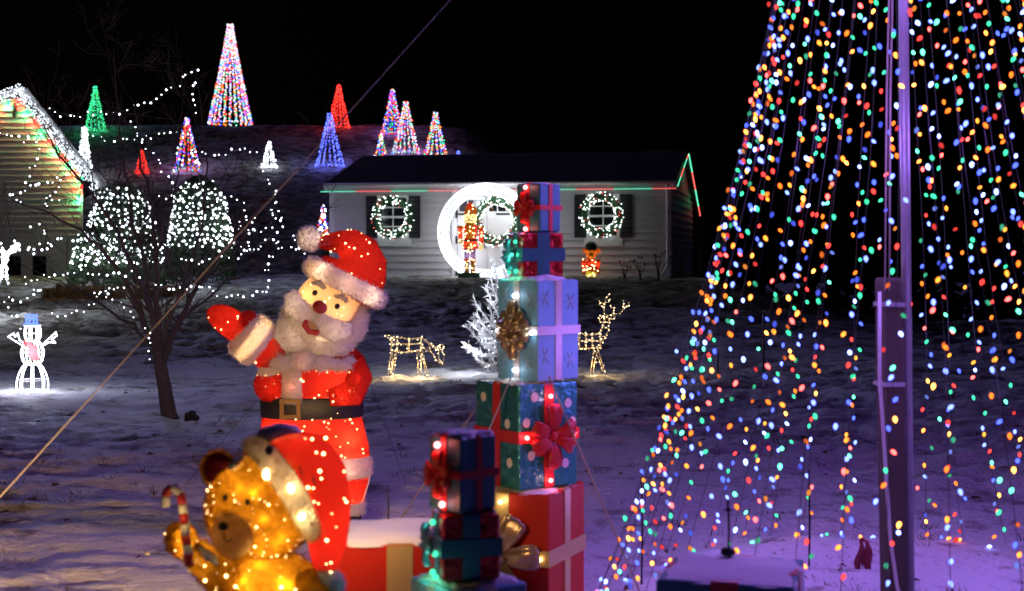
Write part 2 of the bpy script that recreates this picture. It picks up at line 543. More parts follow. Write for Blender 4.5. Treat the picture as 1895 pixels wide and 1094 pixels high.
def sash_window(h, s0, z0, w, ht):
    """window with frame, panes, muntins and two shutters, local to the house"""
    win = link('window', None, h, loc=(s0, 0, z0))
    t = .07
    fr = MB()
    fr.box((0, -.07, ht / 2 + t / 2), (w + 2 * t, .05, t)); fr.box((0, -.07, -ht / 2 - t / 2), (w + 2 * t, .05, t))
    fr.box((-w / 2 - t / 2, -.07, 0), (t, .048, ht)); fr.box((w / 2 + t / 2, -.07, 0), (t, .048, ht))
    fr.build('window_frame', M['trim'], win, False)
    for ix in range(2):
        for iz in range(4):
            mb = MB(); mb.box((-w / 4 + ix * w / 2, -.066, -ht * 3 / 8 + iz * ht / 4), (w / 2 - .03, .008, ht / 4 - .03)); mb.build('pane', M['glass'], win, False)
    mu = MB(); mu.box((0, -.074, 0), (.03, .026, ht))
    for iz in (1, 3): mu.box((0, -.0735, -ht / 2 + iz * ht / 4), (w, .024, .03))
    mu.box((0, -.079, 0), (w, .034, .06))
    mu.build('muntin', M['trim'], win, False)
    for sx in (-1, 1):
        sh = link('shutter', None, h, loc=(s0 + sx * (w / 2 + t + .17), -.08, z0))
        mb = MB(); mb.box((0, 0, 0), (.30, .03, ht + .1)); mb.build('panel', M['shutter'], sh, False)
        for k in range(9):
            mb = MB(); mb.box((0, -.02, -ht / 2 + .08 + k * (ht - .12) / 8), (.24, .014, .06), Rm=Matrix.Rotation(.4, 3, 'X')); mb.build('louvre', M['shutter'], sh, False)
    return win

def build_house():
    h = thing('white_house', 'small white clapboard house with black shutters standing on the snowy bank', 'house', PL, HROT)
    H = 2.46; D = 6.9
    core = MB(); core.box((HL / 2, D / 2 + .03, H / 2 - .02), (HL - .04, D, H)); core.build('wall', M['siding'], h, False)
    f = MB(); f.box((HL / 2, D / 2, -.35), (HL - .1, D - .1, .8)); f.build('foundation', M['stone'], h, False)
    rows = 13; e = H / rows
    def plank(L):
        return [(0, -.065, -.004), (L, -.065, -.004), (L, -.008, e), (0, -.008, e), (0, .03, -.006), (L, .03, -.006), (L, .03, e), (0, .03, e)]
    PF = [(0, 1, 2, 3), (4, 7, 6, 5), (0, 4, 5, 1), (3, 2, 6, 7), (0, 3, 7, 4), (1, 5, 6, 2)]
    pm = MB().add(plank(HL), PF).build('clapboard', M['siding'], h, False, loc=(0, 0, .05))
    for r in range(1, rows): link('clapboard', pm.data, h, loc=(0, random.uniform(-.002, .002), .05 + r * e))
    gm = MB().add(plank(D), PF).build('clapboard', M['siding'], h, False, loc=(HL, .02, .05)); gm.rotation_euler = (0, 0, R(90))
    for r in range(1, rows): link('clapboard', gm.data, h, loc=(HL, .02, .05 + r * e), rot=(0, 0, R(90)))
    for s in (.05, HL - .05):
        mb = MB(); mb.box((s, -.05, H / 2 + .02), (.12, .05, H - .04)); mb.build('corner_board', M['trim'], h, False)
    # roof
    ov, rise, half = .14, .96, 3.3
    rf = MB(); n = 10; k = rise / half; e0 = H + .08
    vs = []
    for s in (-ov, HL + ov):
        for y, z in ((-ov, e0 - ov * k), (half, e0 + rise), (D + .9, e0 - .72), (D + .9, e0 - .78), (half, e0 + rise - .06), (-ov, e0 - ov * k - .06)): vs.append((s, y, z))
    rf.add(vs, [(0, 6, 7, 1), (1, 7, 8, 2), (2, 8, 9, 3), (3, 9, 10, 4), (4, 10, 11, 5), (5, 11, 6, 0), (0, 1, 4, 5), (1, 2, 3, 4), (6, 11, 10, 7), (7, 10, 9, 8)])
    roof = rf.build('roof', M['shingle'], h, False)
    for s in (0.0, HL):
        mb = MB(); mb.add([(s - .02, 0, H - .05), (s - .02, D, H - .05), (s - .02, half, H + rise - .02), (s + .02, 0, H - .05), (s + .02, D, H - .05), (s + .02, half, H + rise - .02)], [(0, 1, 2), (3, 5, 4), (0, 2, 5, 3), (1, 4, 5, 2)])
        mb.build('gable_wall', M['siding'], h, False)
    rows_r = 16
    sl = math.hypot(half + ov, rise + ov * k)
    ang = math.atan2(rise, half)
    cm = None
    for r in range(rows_r):
        t = (r + .5) / rows_r
        y = -ov + t * (half + ov); z = e0 - ov * k + t * (rise + ov * k)
        if cm is None:
            mb = MB(); mb.box((0, 0, 0), (HL + 2 * ov - .01, sl / rows_r * 1.06, .012)); cm = mb.build('shingle_course', M['shingle'], roof, False); o = cm
        else: o = link('shingle_course', cm.data, roof)
        o.location = (HL / 2, y, z + .012); o.rotation_euler = (ang - .02, 0, 0)
    fz = e0 - ov * k - .03
    fa = MB(); fa.box((HL / 2, -ov - .012, fz - .06), (HL + 2 * ov, .025, .17)); fa.build('fascia', M['trim'], h, False)
    so = MB(); so.box((HL / 2, -ov / 2, fz - .135), (HL + 2 * ov - .05, ov + .02, .02)); so.build('soffit', M['trim'], h, False)
    gu = MB(); gu.tube([(-ov, -ov - .065, fz + .01), (HL + ov, -ov - .065, fz + .01)], .05, 8); gu.build('gutter', M['trim'], h)
    ds, _ = wall_at(1236, 430)
    dp = MB(); dp.tube([(ds, -ov - .05, fz - .03), (ds, -ov - .03, fz - .16), (ds, -.08, fz - .38), (ds, -.07, .45), (ds, -.08, .3), (ds - .22, -.3, -.02)], .04, 8); dp.build('downspout', M['trim'], h)
    # windows
    for px, py in ((729, 402), (1117, 400)):
        s, z = wall_at(px, py)
        sash_window(h, s, z, .72, 1.02)
        ap = MB(); ap.box((s, -.085, z - .68), (1.02, .03, .2)); ap.build('apron', M['trim'], h, False)
    # double door
    s0, _ = wall_at(848, 430); s1, _ = wall_at(958, 430)
    w = s1 - s0; dh = 2.12
    dr = link('door', None, h, loc=(s0, -.035, .02))
    mb = MB(); mb.box((w / 2, -.045, dh + .09), (w + .3, .05, .16)); mb.box((-.08, -.045, dh / 2), (.14, .05, dh)); mb.box((w + .08, -.045, dh / 2), (.14, .05, dh)); mb.build('door_frame', M['trim'], dr, False)
    for kx in range(2):
        c = w / 4 + kx * w / 2; lw = w / 2 - .012
        mb = MB(); mb.box((c, -.04, dh / 2), (lw, .03, dh)); mb.build('leaf_panel', M['trim'], dr, False)
        for zz, hh in ((.52, .85), (1.32, .62)):
            for sx in (-1, 1):
                mb = MB(); mb.box((c + sx * lw * .23, -.058, zz), (lw * .34, .008, hh)); mb.build('raised_panel', M['trim'], dr, False)
        for j in range(3):
            mb = MB(); mb.box((c - lw * .3 + j * lw * .3, -.06, 1.88), (lw * .26, .01, .3)); mb.build('pane', M['glass'], dr, False)
        e_ = 0 if kx == 0 else w
        sg = 1 if kx == 0 else -1
        for zz in (.06, .98, 1.66):
            mb = MB(); mb.box((e_ + sg * .28, -.066, zz), (.56, .012, .045)); mb.box((e_ - sg * .02, -.076, zz), (.06, .012, .2)); mb.build('strap_hinge', M['iron'], dr, False)
    mb = MB(); mb.tube([(w / 2 - .05, -.09, .75), (w / 2 - .05, -.1, .85), (w / 2 - .05, -.09, .95)], .015); mb.build('handle', M['iron'], dr)
    # LED strip below the gutter
    st = thing('eave_light_strip', 'strip of red and green lights along the eave of the white house', 'light strip', PL, HROT)
    a = (-.2, -ov - .04, fz - .165); b = (HL + .22, -ov - .04, fz - .165)
    mb = MB(); mb.tube([a, b], .012, 5); mb.build('cable', M['white_wire'], st)
    led_row(st, [(a[0], a[1] - .02, a[2]), (b[0], b[1] - .02, b[2])], .062, .019, 16)
    # the strip goes on up and down the edge of the gable end
    gx = HL + ov + .05; kk = rise / half
    mb = MB(); mb.tube([(gx, -ov, fz - .12), (gx, half, e0 + rise - .12), (gx, D + .9, e0 - .75)], .012, 5); mb.build('cable', M['white_wire'], st)
    led_row(st, [(gx + .02, -ov, fz - .1), (gx + .02, half, e0 + rise - .08)], .1, .016, 10)
    led_row(st, [(gx + .03, half, e0 + rise - .08), (gx + .03, D + .9, e0 - .75)], .1, .024, 13, 0)
    for k in range(4): lamp('strip_glow', (gx + .12, half + .6 + k * 1.0, e0 + rise - .6 - k * .32), .7, ((.1, 1, .4), (1, .1, .08))[k % 2], .1, st)

def wreath(name, label, px, py, rpx, out, n_b, seed):
    random.seed(seed)
    s, z = wall_at(px, py)
    c = wall_world(s, out, z); sc = c.y / FPX
    w = thing(name, label, 'wreath', c, HROT, 'evergreen wreaths on the white house')
    Rm = rpx * sc * .80; rt = rpx * sc * .21
    mb = MB(); mb.torus((0, 0, 0), Rm, rt * .55, 40, 8); mb.build('ring', M['needle'], w)
    nd = MB()
    for _ in range(2600):
        a = random.uniform(0, 6.283); b = random.uniform(0, 6.283); k = rt * random.uniform(.3, .6)
        base = Vector(((Rm + k * math.cos(b)) * math.cos(a), k * math.sin(b) * .8, (Rm + k * math.cos(b)) * math.sin(a)))
        d = Vector((math.cos(b) * math.cos(a) - math.sin(a) * .8, math.sin(b) * .8, math.cos(b) * math.sin(a) + math.cos(a) * .8)) + Vector([random.gauss(0, .6) for _ in range(3)])
        d.normalize(); sd = d.cross(Vector((random.gauss(0, 1), random.gauss(0, 1), random.gauss(0, 1)))).normalized() * .012
        nd.add([base - sd, base + sd, base + d * random.uniform(.06, .14)], [(0, 1, 2)])
    nd.build('needles', M['needle'], w, False, 'stuff')
    pts = []; cols = []
    for _ in range(n_b):
        a = random.uniform(0, 6.283); b = random.uniform(math.pi * .85, math.pi * 2.15); k = rt * random.uniform(.8, 1.05)
        pts.append(((Rm + k * math.cos(b)) * math.cos(a), k * math.sin(b) - .02, (Rm + k * math.cos(b)) * math.sin(a))); cols.append(1 if random.random() < .22 else 0)
    mb = MB(); bulb_mesh(mb, pts, [.014 if c_ else .017 for c_ in cols], cols); mb.build('lamps', [M['g_wreath'], M['g_led_red']], w, False, 'stuff')
    for a in (.8, 2.4, 4.0, 5.5):
        lamp('wreath_lamp', (Rm * math.cos(a), -.25, Rm * math.sin(a)), 1.1, (.85, 1, .85), .1, w)
M['g_wreath'] = glow('wreath_lamp_white', (0.85, 1.0, 0.92), 5.0)
build_house()
wreath('wreath', 'lit evergreen wreath over the window left of the double door', 729, 402, 41, .12, 170, 5)
wreath('wreath', 'lit evergreen wreath over the window above the bear soldier', 1114, 398, 42, .12, 180, 6)
wreath('wreath', 'largest lit wreath, hanging on the double door beside the nutcracker', 922, 409, 48, .14, 330, 7)

def build_ring():
    s, z = wall_at(912, 429)
    c = wall_world(s, .75, z); c.z = 1.0; sc = c.y / FPX
    g = thing('light_ring', 'tall glowing white ring arch framing the house door', 'light arch', c, HROT * .6)
    Ro = 89 * sc; Ri = 71 * sc; zc = Ro - .05
    M['ring'] = glow('ring_mesh_white', (0.86, 0.92, 1.0), 1.0); M['ring'].cycles.emission_sampling = 'AUTO'
    M['ringrope'] = glow('ring_rope_white', (0.86, 0.92, 1.0), 4.5)
    n = 48
    for k in range(n):     # one glowing cell after the other round the ring
        a0 = 2 * math.pi * (k + .06) / n; a1 = 2 * math.pi * (k + .94) / n
        mb = MB(); vs = []
        for y in (-.12, .12):
            for r_ in (Ri, Ro):
                for a in (a0, a1): vs.append((math.cos(a) * r_, y, zc + math.sin(a) * r_))
        mb.add(vs, [(0, 1, 3, 2), (4, 6, 7, 5), (0, 4, 5, 1), (2, 3, 7, 6), (0, 2, 6, 4), (1, 5, 7, 3)])
        mb.build('light_cell', M['ring'], g, False)
    for r_ in (Ri, (Ri + Ro) / 2, Ro):
        mb = MB(); mb.torus((0, -.13, zc), r_, .018, 72, 6); mb.build('rope_light', M['ringrope'], g)
    pts = [(math.cos(a) * r_, -.14 , zc + math.sin(a) * r_) for a, r_ in ((random.uniform(0, 6.283), random.uniform(Ri, Ro)) for _ in range(420))]
    mb = MB(); bulb_mesh(mb, pts, .016); mb.build('lamps', M['g_white'], g, False, 'stuff')
    for a in (0.3, 1.2, 2.1, 3.0, 3.9):
        lamp('ring_lamp', (math.cos(a) * Ri * .9, .25, zc + math.sin(a) * Ri * .9), 8, (.85, .88, 1), .15, g)
build_ring()

def build_nutcracker():
    s, _ = wall_at(886, 500)
    c = wall_world(s, 1.1, 0); c.z = 1.02; sc = c.y / FPX
    t = thing('nutcracker', 'lit red coated nutcracker soldier on a green base in front of the door', 'nutcracker', c, 0)
    x0, y0 = 886, 516
    def q(px, py, dy=0.0): return Vector(((px - x0) * sc, dy, (y0 - py) * sc))
    red = fabric('soldier_red', (0.8, 0.06, 0.03), .55); gold = fabric('soldier_gold', (0.75, 0.45, 0.06), .5); face = fabric('soldier_face', (0.95, 0.75, 0.45), .6)
    M['sred'], M['sgold'], M['sface'] = red, gold, face
    purple = fabric('soldier_purple', (0.16, 0.12, 0.4), .4); boot = fabric('soldier_boot', (0.16, 0.1, 0.03), .3)
    green = paint('green_base', (0.02, 0.1, 0.04), .5)
    mb = MB(); mb.box((.0, 0, .06), (.56, .4, .12)); mb.build('base', green, t, False)
    for sx, xx in ((-1, 882), (1, 893)):
        mb = MB(); mb.stack([(q(xx, 0).x, 0, (y0 - py) * sc, w * sc, w * sc) for py, w in ((508, 5), (500, 4), (487, 4.4))]); mb.ell(q(xx - sx * -0.5, 507, -.05), (5 * sc, .11, 3 * sc)); mb.build('boot', boot, t)
        mb = MB(); mb.stack([(q(xx, 0).x, 0, (y0 - py) * sc, w * sc, w * sc) for py, w in ((487.5, 4.8), (481, 4.8))]); mb.build('cuff', red, t)
        mb = MB(); mb.stack([(q(xx, 0).x, 0, (y0 - py) * sc, w * sc, w * sc) for py, w in ((481, 4.6), (463, 5.4))]); mb.build('leg', purple, t)
    mb = MB(); mb.stack([(q(888, 0).x, 0, (y0 - py) * sc, w * sc, w * .7 * sc) for py, w in ((463, 15), (455, 14), (447, 11), (445, 11), (430, 13), (421, 14), (418, 9))]); mb.build('coat', red, t)
    mb = MB(); mb.stack([(q(888, 0).x, 0, (y0 - py) * sc, w * sc, w * .72 * sc) for py, w in ((449, 12), (445.5, 12))]); mb.build('belt', M['black'], t)
    mb = MB(); mb.ell(q(888, 432, -.11), (8.5 * sc, .06, 13 * sc)); mb.build('chest_braid', gold, t)
    mb = MB(); mb.ell(q(887, 458, -.14), (6 * sc, .05, 6 * sc)); mb.build('buckle', gold, t)
    for xa, xb, ya, yb in ((869, 870, 422, 444), (908, 908, 422, 455)):
        mb = MB(); mb.tube([q(xa, ya), q((xa + xb) / 2, (ya + yb) / 2 - 3), q(xb, yb, -.04)], [4.6 * sc, 4.4 * sc, 4 * sc], 10); mb.build('arm', red, t)
        mb = MB(); mb.stack([(q(xa, 0).x, 0, (y0 - y_) * sc, 5.4 * sc, 5.4 * sc) for y_ in (425, 420)]); mb.build('epaulette', gold, t)
        mb = MB(); mb.ell(q(xb, yb + 5, -.05), (4.2 * sc, 4 * sc, 5.5 * sc)); mb.build('hand', face, t)
    mb = MB(); mb.stack([(q(888, 0).x, 0, (y0 - py) * sc, w * sc, w * .85 * sc) for py, w in ((419, 8), (415, 11), (405, 12), (399, 11.6), (397, 11))]); hd = mb.build('head', face, t)
    for ex in (882.5, 892):
        mb = MB(); mb.ell(q(ex, 405, -.145), (1.6 * sc, .02, 1.4 * sc)); mb.build('eye', M['black'], hd)
    mb = MB(); mb.tube([q(881.5, 411, -.15), q(887, 410, -.17), q(892.5, 411, -.15)], 1.0 * sc, 6); mb.build('moustache', M['black'], hd)
    mb = MB(); mb.ell(q(887, 408, -.16), (1.5 * sc, .03, 2.2 * sc)); mb.build('nose', face, hd)
    mb = MB(); mb.stack([(q(888, 0).x, -.13, (y0 - py) * sc, w * sc, .04) for py, w in ((426, 2), (420, 6), (415, 8))]); mb.build('beard', gold, hd)
    mb = MB(); mb.stack([(q(889, 0).x, 0, (y0 - py) * sc, w * sc, w * .8 * sc) for py, w in ((399, 13), (396, 12.6), (388, 10.5), (385, 10))]); ht = mb.build('hat', fabric('soldier_hat', (.6, .2, .03), .5), t)
    mb = MB(); mb.ell(q(888, 384, 0), (7 * sc, 7 * sc, 7 * sc)); mb.build('hat_top', red, ht)
    pts, nr = [], []
    mb = MB(); mb.box(q(887, 432), (26 * sc, .3, 26 * sc))
    p = [q(random.uniform(874, 901), random.uniform(420, 462), -.24) for _ in range(24)] + [q(random.uniform(878, 898), random.uniform(465, 507), -.2) for _ in range(20)] + [q(random.choice((869, 908)) + random.uniform(-2, 2), random.uniform(420, 455), -.14) for _ in range(10)] + [q(random.uniform(880, 895), random.uniform(382, 398), -.2) for _ in range(5)]
    mb = MB(); bulb_mesh(mb, p, .016); mb.build('lamps', M['g_warm'], t, False, 'stuff')
    for px, py, w in ((888, 405, 2.2), (888, 432, 2.2), (888, 455, 1.2), (883, 475, .6), (893, 475, .6), (882, 498, .6), (893, 498, .6), (888, 389, .8), (869, 432, .5), (908, 438, .5), (908, 460, .3)):
        lamp('figure_lamp', q(px, py, 0), w * 1.8, (1, .72, .35), .02, t)
    for sx in (-1, 1): lamp('figure_glow', q(888 + sx * 10, 440, -.45), .6, (1, .6, .35), .1, t)
build_nutcracker()

def build_bear_soldier():
    s, _ = wall_at(1100, 520)
    c = wall_world(s, .55, 0); sc = c.y / FPX; c.z = CAM_H + (HY - 523) / FPX * c.y
    t = thing('bear_soldier', 'small lit bear in red soldier coat and black fur hat below the window', 'bear figure', c, 0)
    x0, y0 = 1101, 523
    def q(px, py, dy=0.0): return Vector(((px - x0) * sc, dy, (y0 - py) * sc))
    brown = fabric('bear_brown', (0.7, 0.22, 0.04), .55); lime = fabric('lime', (0.45, 0.55, 0.06), .55)
    for xx in (1096, 1105):
        mb = MB(); mb.ell(q(xx, 518, -.05), (4.6 * sc, .12, 4.2 * sc)); mb.build('boot', M['black'], t)
        mb = MB(); mb.stack([(q(xx, 0).x, 0, (y0 - py) * sc, 4.4 * sc, 4.4 * sc) for py in (515, 500)]); mb.build('leg', lime, t)
    mb = MB(); mb.stack([(q(1100, 0).x, 0, (y0 - py) * sc, w * sc, w * .75 * sc) for py, w in ((502, 10.5), (495, 10), (485, 9.6), (479, 7))]); mb.build('coat', M['sred'], t)
    mb = MB(); mb.stack([(q(1100, 0).x, 0, (y0 - py) * sc, 10.6 * sc, 8.2 * sc) for py in (495.5, 493)]); mb.build('belt', M['black'], t)
    for xa in (1087, 1114):
        mb = MB(); mb.tube([q(xa, 481), q(xa - .5, 492), q(xa, 504)], [3.6 * sc, 3.4 * sc, 2.8 * sc], 10); mb.build('arm', M['sred'], t)
        mb = MB(); mb.box(q(xa, 482), (6.5 * sc, 6 * sc, 5 * sc)); mb.build('epaulette', M['sgold'], t, False)
        mb = MB(); mb.ell(q(xa, 506, -.02), (2.8 * sc,) * 3); mb.build('paw', brown, t)
    mb = MB(); mb.ell(q(1101, 470), (10.5 * sc, 9.5 * sc, 9.8 * sc)); hd = mb.build('head', brown, t)
    for xa in (1089, 1114):
        mb = MB(); mb.ell(q(xa, 464.5), (4.4 * sc, 2.5 * sc, 4.6 * sc)); mb.build('ear', brown, hd)
    mb = MB(); mb.ell(q(1101, 472, -.13), (5 * sc, .07, 4.6 * sc)); mb.build('muzzle', M['sgold'], hd)
    mb = MB(); mb.ell(q(1100, 469, -.2), (1.5 * sc, .02, 1.1 * sc)); mb.build('nose', M['black'], hd)
    for xa in (1096.5, 1105.5):
        mb = MB(); mb.ell(q(xa, 465.5, -.12), (1.1 * sc, .02, 1.1 * sc)); mb.build('eye', M['black'], hd)
    mb = MB(); mb.stack([(q(1101, 0).x, 0, (y0 - py) * sc, w * sc, w * .9 * sc) for py, w in ((463, 8.2), (457, 9.2), (452, 8.4), (449.5, 5))]); ht = mb.build('hat', M['black'], t)
    fur(mb, 500, .05, .008, 0).build('fur', M['black'], ht, False, 'stuff')
    p = [q(random.uniform(1092, 1109), random.uniform(480, 500), -.2) for _ in range(12)] + [q(random.choice((1087, 1114)) + random.uniform(-2, 2), random.uniform(480, 504), -.11) for _ in range(7)] + [q(random.uniform(1093, 1108), random.uniform(505, 520), -.16) for _ in range(6)]
    mb = MB(); bulb_mesh(mb, p, .016); mb.build('lamps', M['g_warm'], t, False, 'stuff')
    for px, py, w in ((1101, 471, 1.1), (1101, 488, 1.0), (1096, 508, .45), (1105, 508, .45), (1087, 490, .4), (1114, 490, .4), (1089, 465, .1), (1114, 465, .1)):
        lamp('figure_lamp', q(px, py, 0), w, (1, .66, .28), .02, t)
build_bear_soldier()

# ------------------------------------------------------------------ the house at the left with lights along its gable
def build_gable_house():
    d = 36.7; o = P(60, 515, d); o.z = 1.0
    h = thing('gable_house', 'pale clapboard house gable with icicle lights on its steep roof edge', 'house', o, 0)
    def q(px, py, dy=0.0): v = P(px, py, d); return Vector((v.x - o.x, dy, v.z - o.z))
    pk, re, le = q(42, 172), q(186, 352), q(-150, 238)
    pale = paint('pale_siding', (0.5, 0.49, 0.5), .6, vary=.08, vscale=2)
    def edge(z):
        if z <= q(0, 335).z: xr = q(150, 0).x
        else: xr = pk.x + (re.x - pk.x) * (pk.z - z) / (pk.z - re.z) - .12
        if z > q(0, 232).z: xl = pk.x + (le.x - pk.x) * (pk.z - z) / (pk.z - le.z)
        else: xl = q(-150, 0).x
        return xl, min(xr, q(150, 0).x)
    e = .152; z = -.1; zt = pk.z - .12
    core = MB(); zs = np.linspace(-.5, zt, 24); L = [edge(v) for v in zs]
    vs = [(a, .03, v) for (a, b), v in zip(L, zs)] + [(b, .03, v) for (a, b), v in zip(reversed(L), reversed(zs))]
    n = len(vs); vs2 = [(x - 1.9, 5.0, v) for x, _, v in vs]
    core.add(vs + vs2, [tuple(range(n)), tuple(reversed(range(n, 2 * n)))] + [(i, i + n, (i + 1) % n + n, (i + 1) % n) for i in range(n)]); core.build('wall', pale, h, False)
    while z < zt - .03:
        (a0, b0), (a1, b1) = edge(z), edge(min(z + e, zt)); z1 = min(z + e, zt)
        mb = MB(); mb.add([(a0, -.085, z), (b0, -.085, z), (b1, -.004, z1), (a1, -.004, z1), (a0, .035, z), (b0, .035, z), (b1, .035, z1), (a1, .035, z1)],
                          [(0, 1, 2, 3), (4, 7, 6, 5), (0, 4, 5, 1), (3, 2, 6, 7), (0, 3, 7, 4), (1, 5, 6, 2)]); mb.build('clapboard', pale, h, False)
        z += e
    def slab(a, b, nm):
        t = (b - a).normalized(); nrm = Vector((-t.z, 0, t.x)) if t.x > 0 else Vector((t.z, 0, -t.x))
        mb = MB(); q4 = [a, b, b + nrm * .14, a + nrm * .14]
        mb.add([p + Vector((.11, -.3, 0)) for p in q4] + [p + Vector((-1.98, 5.2, 0)) for p in q4], [(0, 1, 2, 3), (4, 7, 6, 5), (0, 4, 5, 1), (3, 2, 6, 7), (0, 3, 7, 4), (1, 5, 6, 2)]); mb.build(nm, M['shingle'], h, False)
        mb = MB(); mb.add([p + Vector((.11, -.34, 0)) for p in q4] + [p + Vector((.11, -.302, 0)) for p in q4], [(0, 1, 2, 3), (4, 7, 6, 5), (0, 4, 5, 1), (3, 2, 6, 7), (0, 3, 7, 4), (1, 5, 6, 2)]); mb.build('bargeboard', M['trim'], h, False)
    slab(pk, re, 'roof'); slab(le, pk - Vector((.003, 0, 0)), 'roof')
    mb = MB(); mb.box((q(150, 0).x, -.04, q(0, 430).z), (.12, .03, 2.2)); mb.build('corner_board', M['trim'], h, False)
    for px in (28, 75):
        mb = MB(); mb.box(q(px, 492, -.06), (.34, .05, .5)); mb.build('basement_window', M['glass'], h, False)
    mb = MB(); mb.ell(q(29, 205, -.07), (.06, .05, .2)); mb.build('gable_lantern', M['black'], h)
    # icicle lights along the roof edge
    ic = thing('icicle_lights', 'dense white icicle lights hanging along the steep gable edge', 'string lights', o, 0)
    pts = []
    for a, b, nb in ((pk, re, 460), (le.lerp(pk, .55), pk, 190)):
        for _ in range(nb):
            t = random.random(); p = a.lerp(b, t); p = p + Vector((random.uniform(-.02, .1), -.38 - random.random() * .05, random.uniform(-.2, .2)))
            pts.append(p)
    mb = MB(); bulb_mesh(mb, pts, .0185); mb.build('lamps', M['g_dim'], ic, False, 'stuff')
    mb = MB(); mb.tube([le.lerp(pk, .5) + Vector((0, -.37, .05)), pk + Vector((0, -.37, .05)), re + Vector((0, -.37, .05))], .012, 5); mb.build('cable', M['white_wire'], ic)
    for t in (.1, .35, .6, .85): lamp('icicle_glow', pk.lerp(re, t) + Vector((.1, -1.0, .3)), .8, (.8, .85, 1), .2, ic)
    # big red and green lamps below the roof edge
    cs = thing('gable_lamp_string', 'big red and green lamps strung below the gable edge', 'string lights', o, 0)
    seq = [(0, 195), (20, 190), (38, 186), (54, 205), (68, 224), (81, 241), (95, 258), (108, 273), (120, 288), (133, 302), (145, 316), (156, 328), (155, 345), (150, 362)]
    path = [q(px, py, -.16) for px, py in seq]
    mb = MB(); mb.tube(path, .009, 5); mb.build('cable', M['wire'], cs)
    for i, p in enumerate(path):
        red = i % 2 == 0
        mb = MB(); mb.lathe([(.006, .05), (.02, .03), (.032, -.01), (.028, -.05), (.006, -.085)], 8); mb.build('bulb', M['g_red'] if red else M['g_green'], cs, loc=p)
        lamp('bulb_glow', p + Vector((-.06, .0, -.1)), 8, (1, .06, .03) if red else (.08, 1, .3), .05, cs)
        lamp('bulb_wash', p + Vector((-.25, -.12, -.5)), .7, (1, .4, .05), .15, cs) if i % 2 else None
build_gable_house()

# ------------------------------------------------------------------ evergreen shrubs under net lights
M['leaf'] = paint('evergreen_leaf', (0.03, 0.06, 0.025), .7, vary=.5, vscale=8)
def shrub(label, px, py, hw, ht, d, rows, seed, power, dense=1.0, bpow='g_white', foot=480):
    random.seed(seed)
    b = on_ground(px, py); b = P(px, py, d); b.z = ground(b.x, d)
    sc = d / FPX; rx = hw * sc; rz = CAM_H + (HY - (py - ht)) * sc - b.z; lit = CAM_H + (HY - foot) * sc - b.z
    t = thing('evergreen_shrub', label, 'shrub', b, 0, 'shrubs under net lights')
    mb = MB(); mb.tube([(0, 0, -.1), (.03, 0, rz * .5), (0, .02, rz * .85)], [.07, .05, .02], 8); mb.build('stem', paint('bark', (.06, .045, .035), .9), t)
    fo = MB()
    for _ in range(int(5200 * dense)):
        u = random.uniform(0, 6.283); v = random.random(); k = random.uniform(.55, 1.0) ** .6
        zz = v ** .8; rad = math.sqrt(max(0, 1 - zz ** 2.6)) * k * (1 + .08 * math.sin(u * 3 + seed) + .06 * math.sin(zz * 9))
        p = Vector((math.cos(u) * rad * rx, math.sin(u) * rad * rx * .8, zz * rz))
        d_ = Vector((math.cos(u) + random.gauss(0, .5), math.sin(u) + random.gauss(0, .5), .5 + random.gauss(0, .6))).normalized()
        sd = d_.cross(Vector((random.gauss(0, 1), random.gauss(0, 1), random.gauss(0, 1)))).normalized() * .022
        l = random.uniform(.07, .13)
        fo.add([p - sd, p + d_ * l * .5 + sd * 1.4, p + d_ * l, p + d_ * l * .4 - sd * 1.6], [(0, 1, 2, 3)])
    fo.build('foliage', M['leaf'], t, False, 'stuff')
    net = thing('net_lights', 'white net lights spread over ' + label.split(' shrub')[0] + ' shrub', 'net lights', b, 0)
    pts = []
    for j in range(rows):
        zz = (j + .6) / rows * .97
        rad = math.sqrt(max(0, 1 - zz ** 2.6))
        nn = max(5, int(rad * rows * 2.4))
        for k in range(nn):
            u = 2 * math.pi * (k + .5 * (j % 2)) / nn
            if math.sin(u) > .45 or zz * rz < lit: continue
            w = rad * (1.04 + .08 * math.sin(u * 3 + seed) + .06 * math.sin(zz * 9))
            pts.append((math.cos(u) * w * rx + random.gauss(0, .034), math.sin(u) * w * rx * .84 + random.gauss(0, .05), zz * rz + random.gauss(0, .036)))
    mb = MB(); bulb_mesh(mb, pts, [random.uniform(.016, .033) for _ in pts]); mb.build('lamps', M[bpow], net, False, 'stuff')
    for u in (-2.4, -1.57, -.7): lamp('net_glow', (math.cos(u) * rx * 1.3, math.sin(u) * rx * 1.3, rz * .5), power, (.88, .95, 1), .25, net)
shrub('tall rounded evergreen shrub beside the gable house corner', 222, 482, 66, 140, 33.5, 19, 1, 6)
shrub('domed evergreen shrub with bare dark foot, standing alone', 368, 475, 60, 145, 32.5, 20, 2, 6, foot=457)
shrub('low bright evergreen shrub at the foot of the tall one', 175, 488, 42, 62, 31.5, 14, 3, 8, .5, foot=488)
shrub('lowest bright evergreen shrub between the tall and domed ones', 262, 488, 44, 50, 31.0, 13, 4, 8, .5, foot=488)

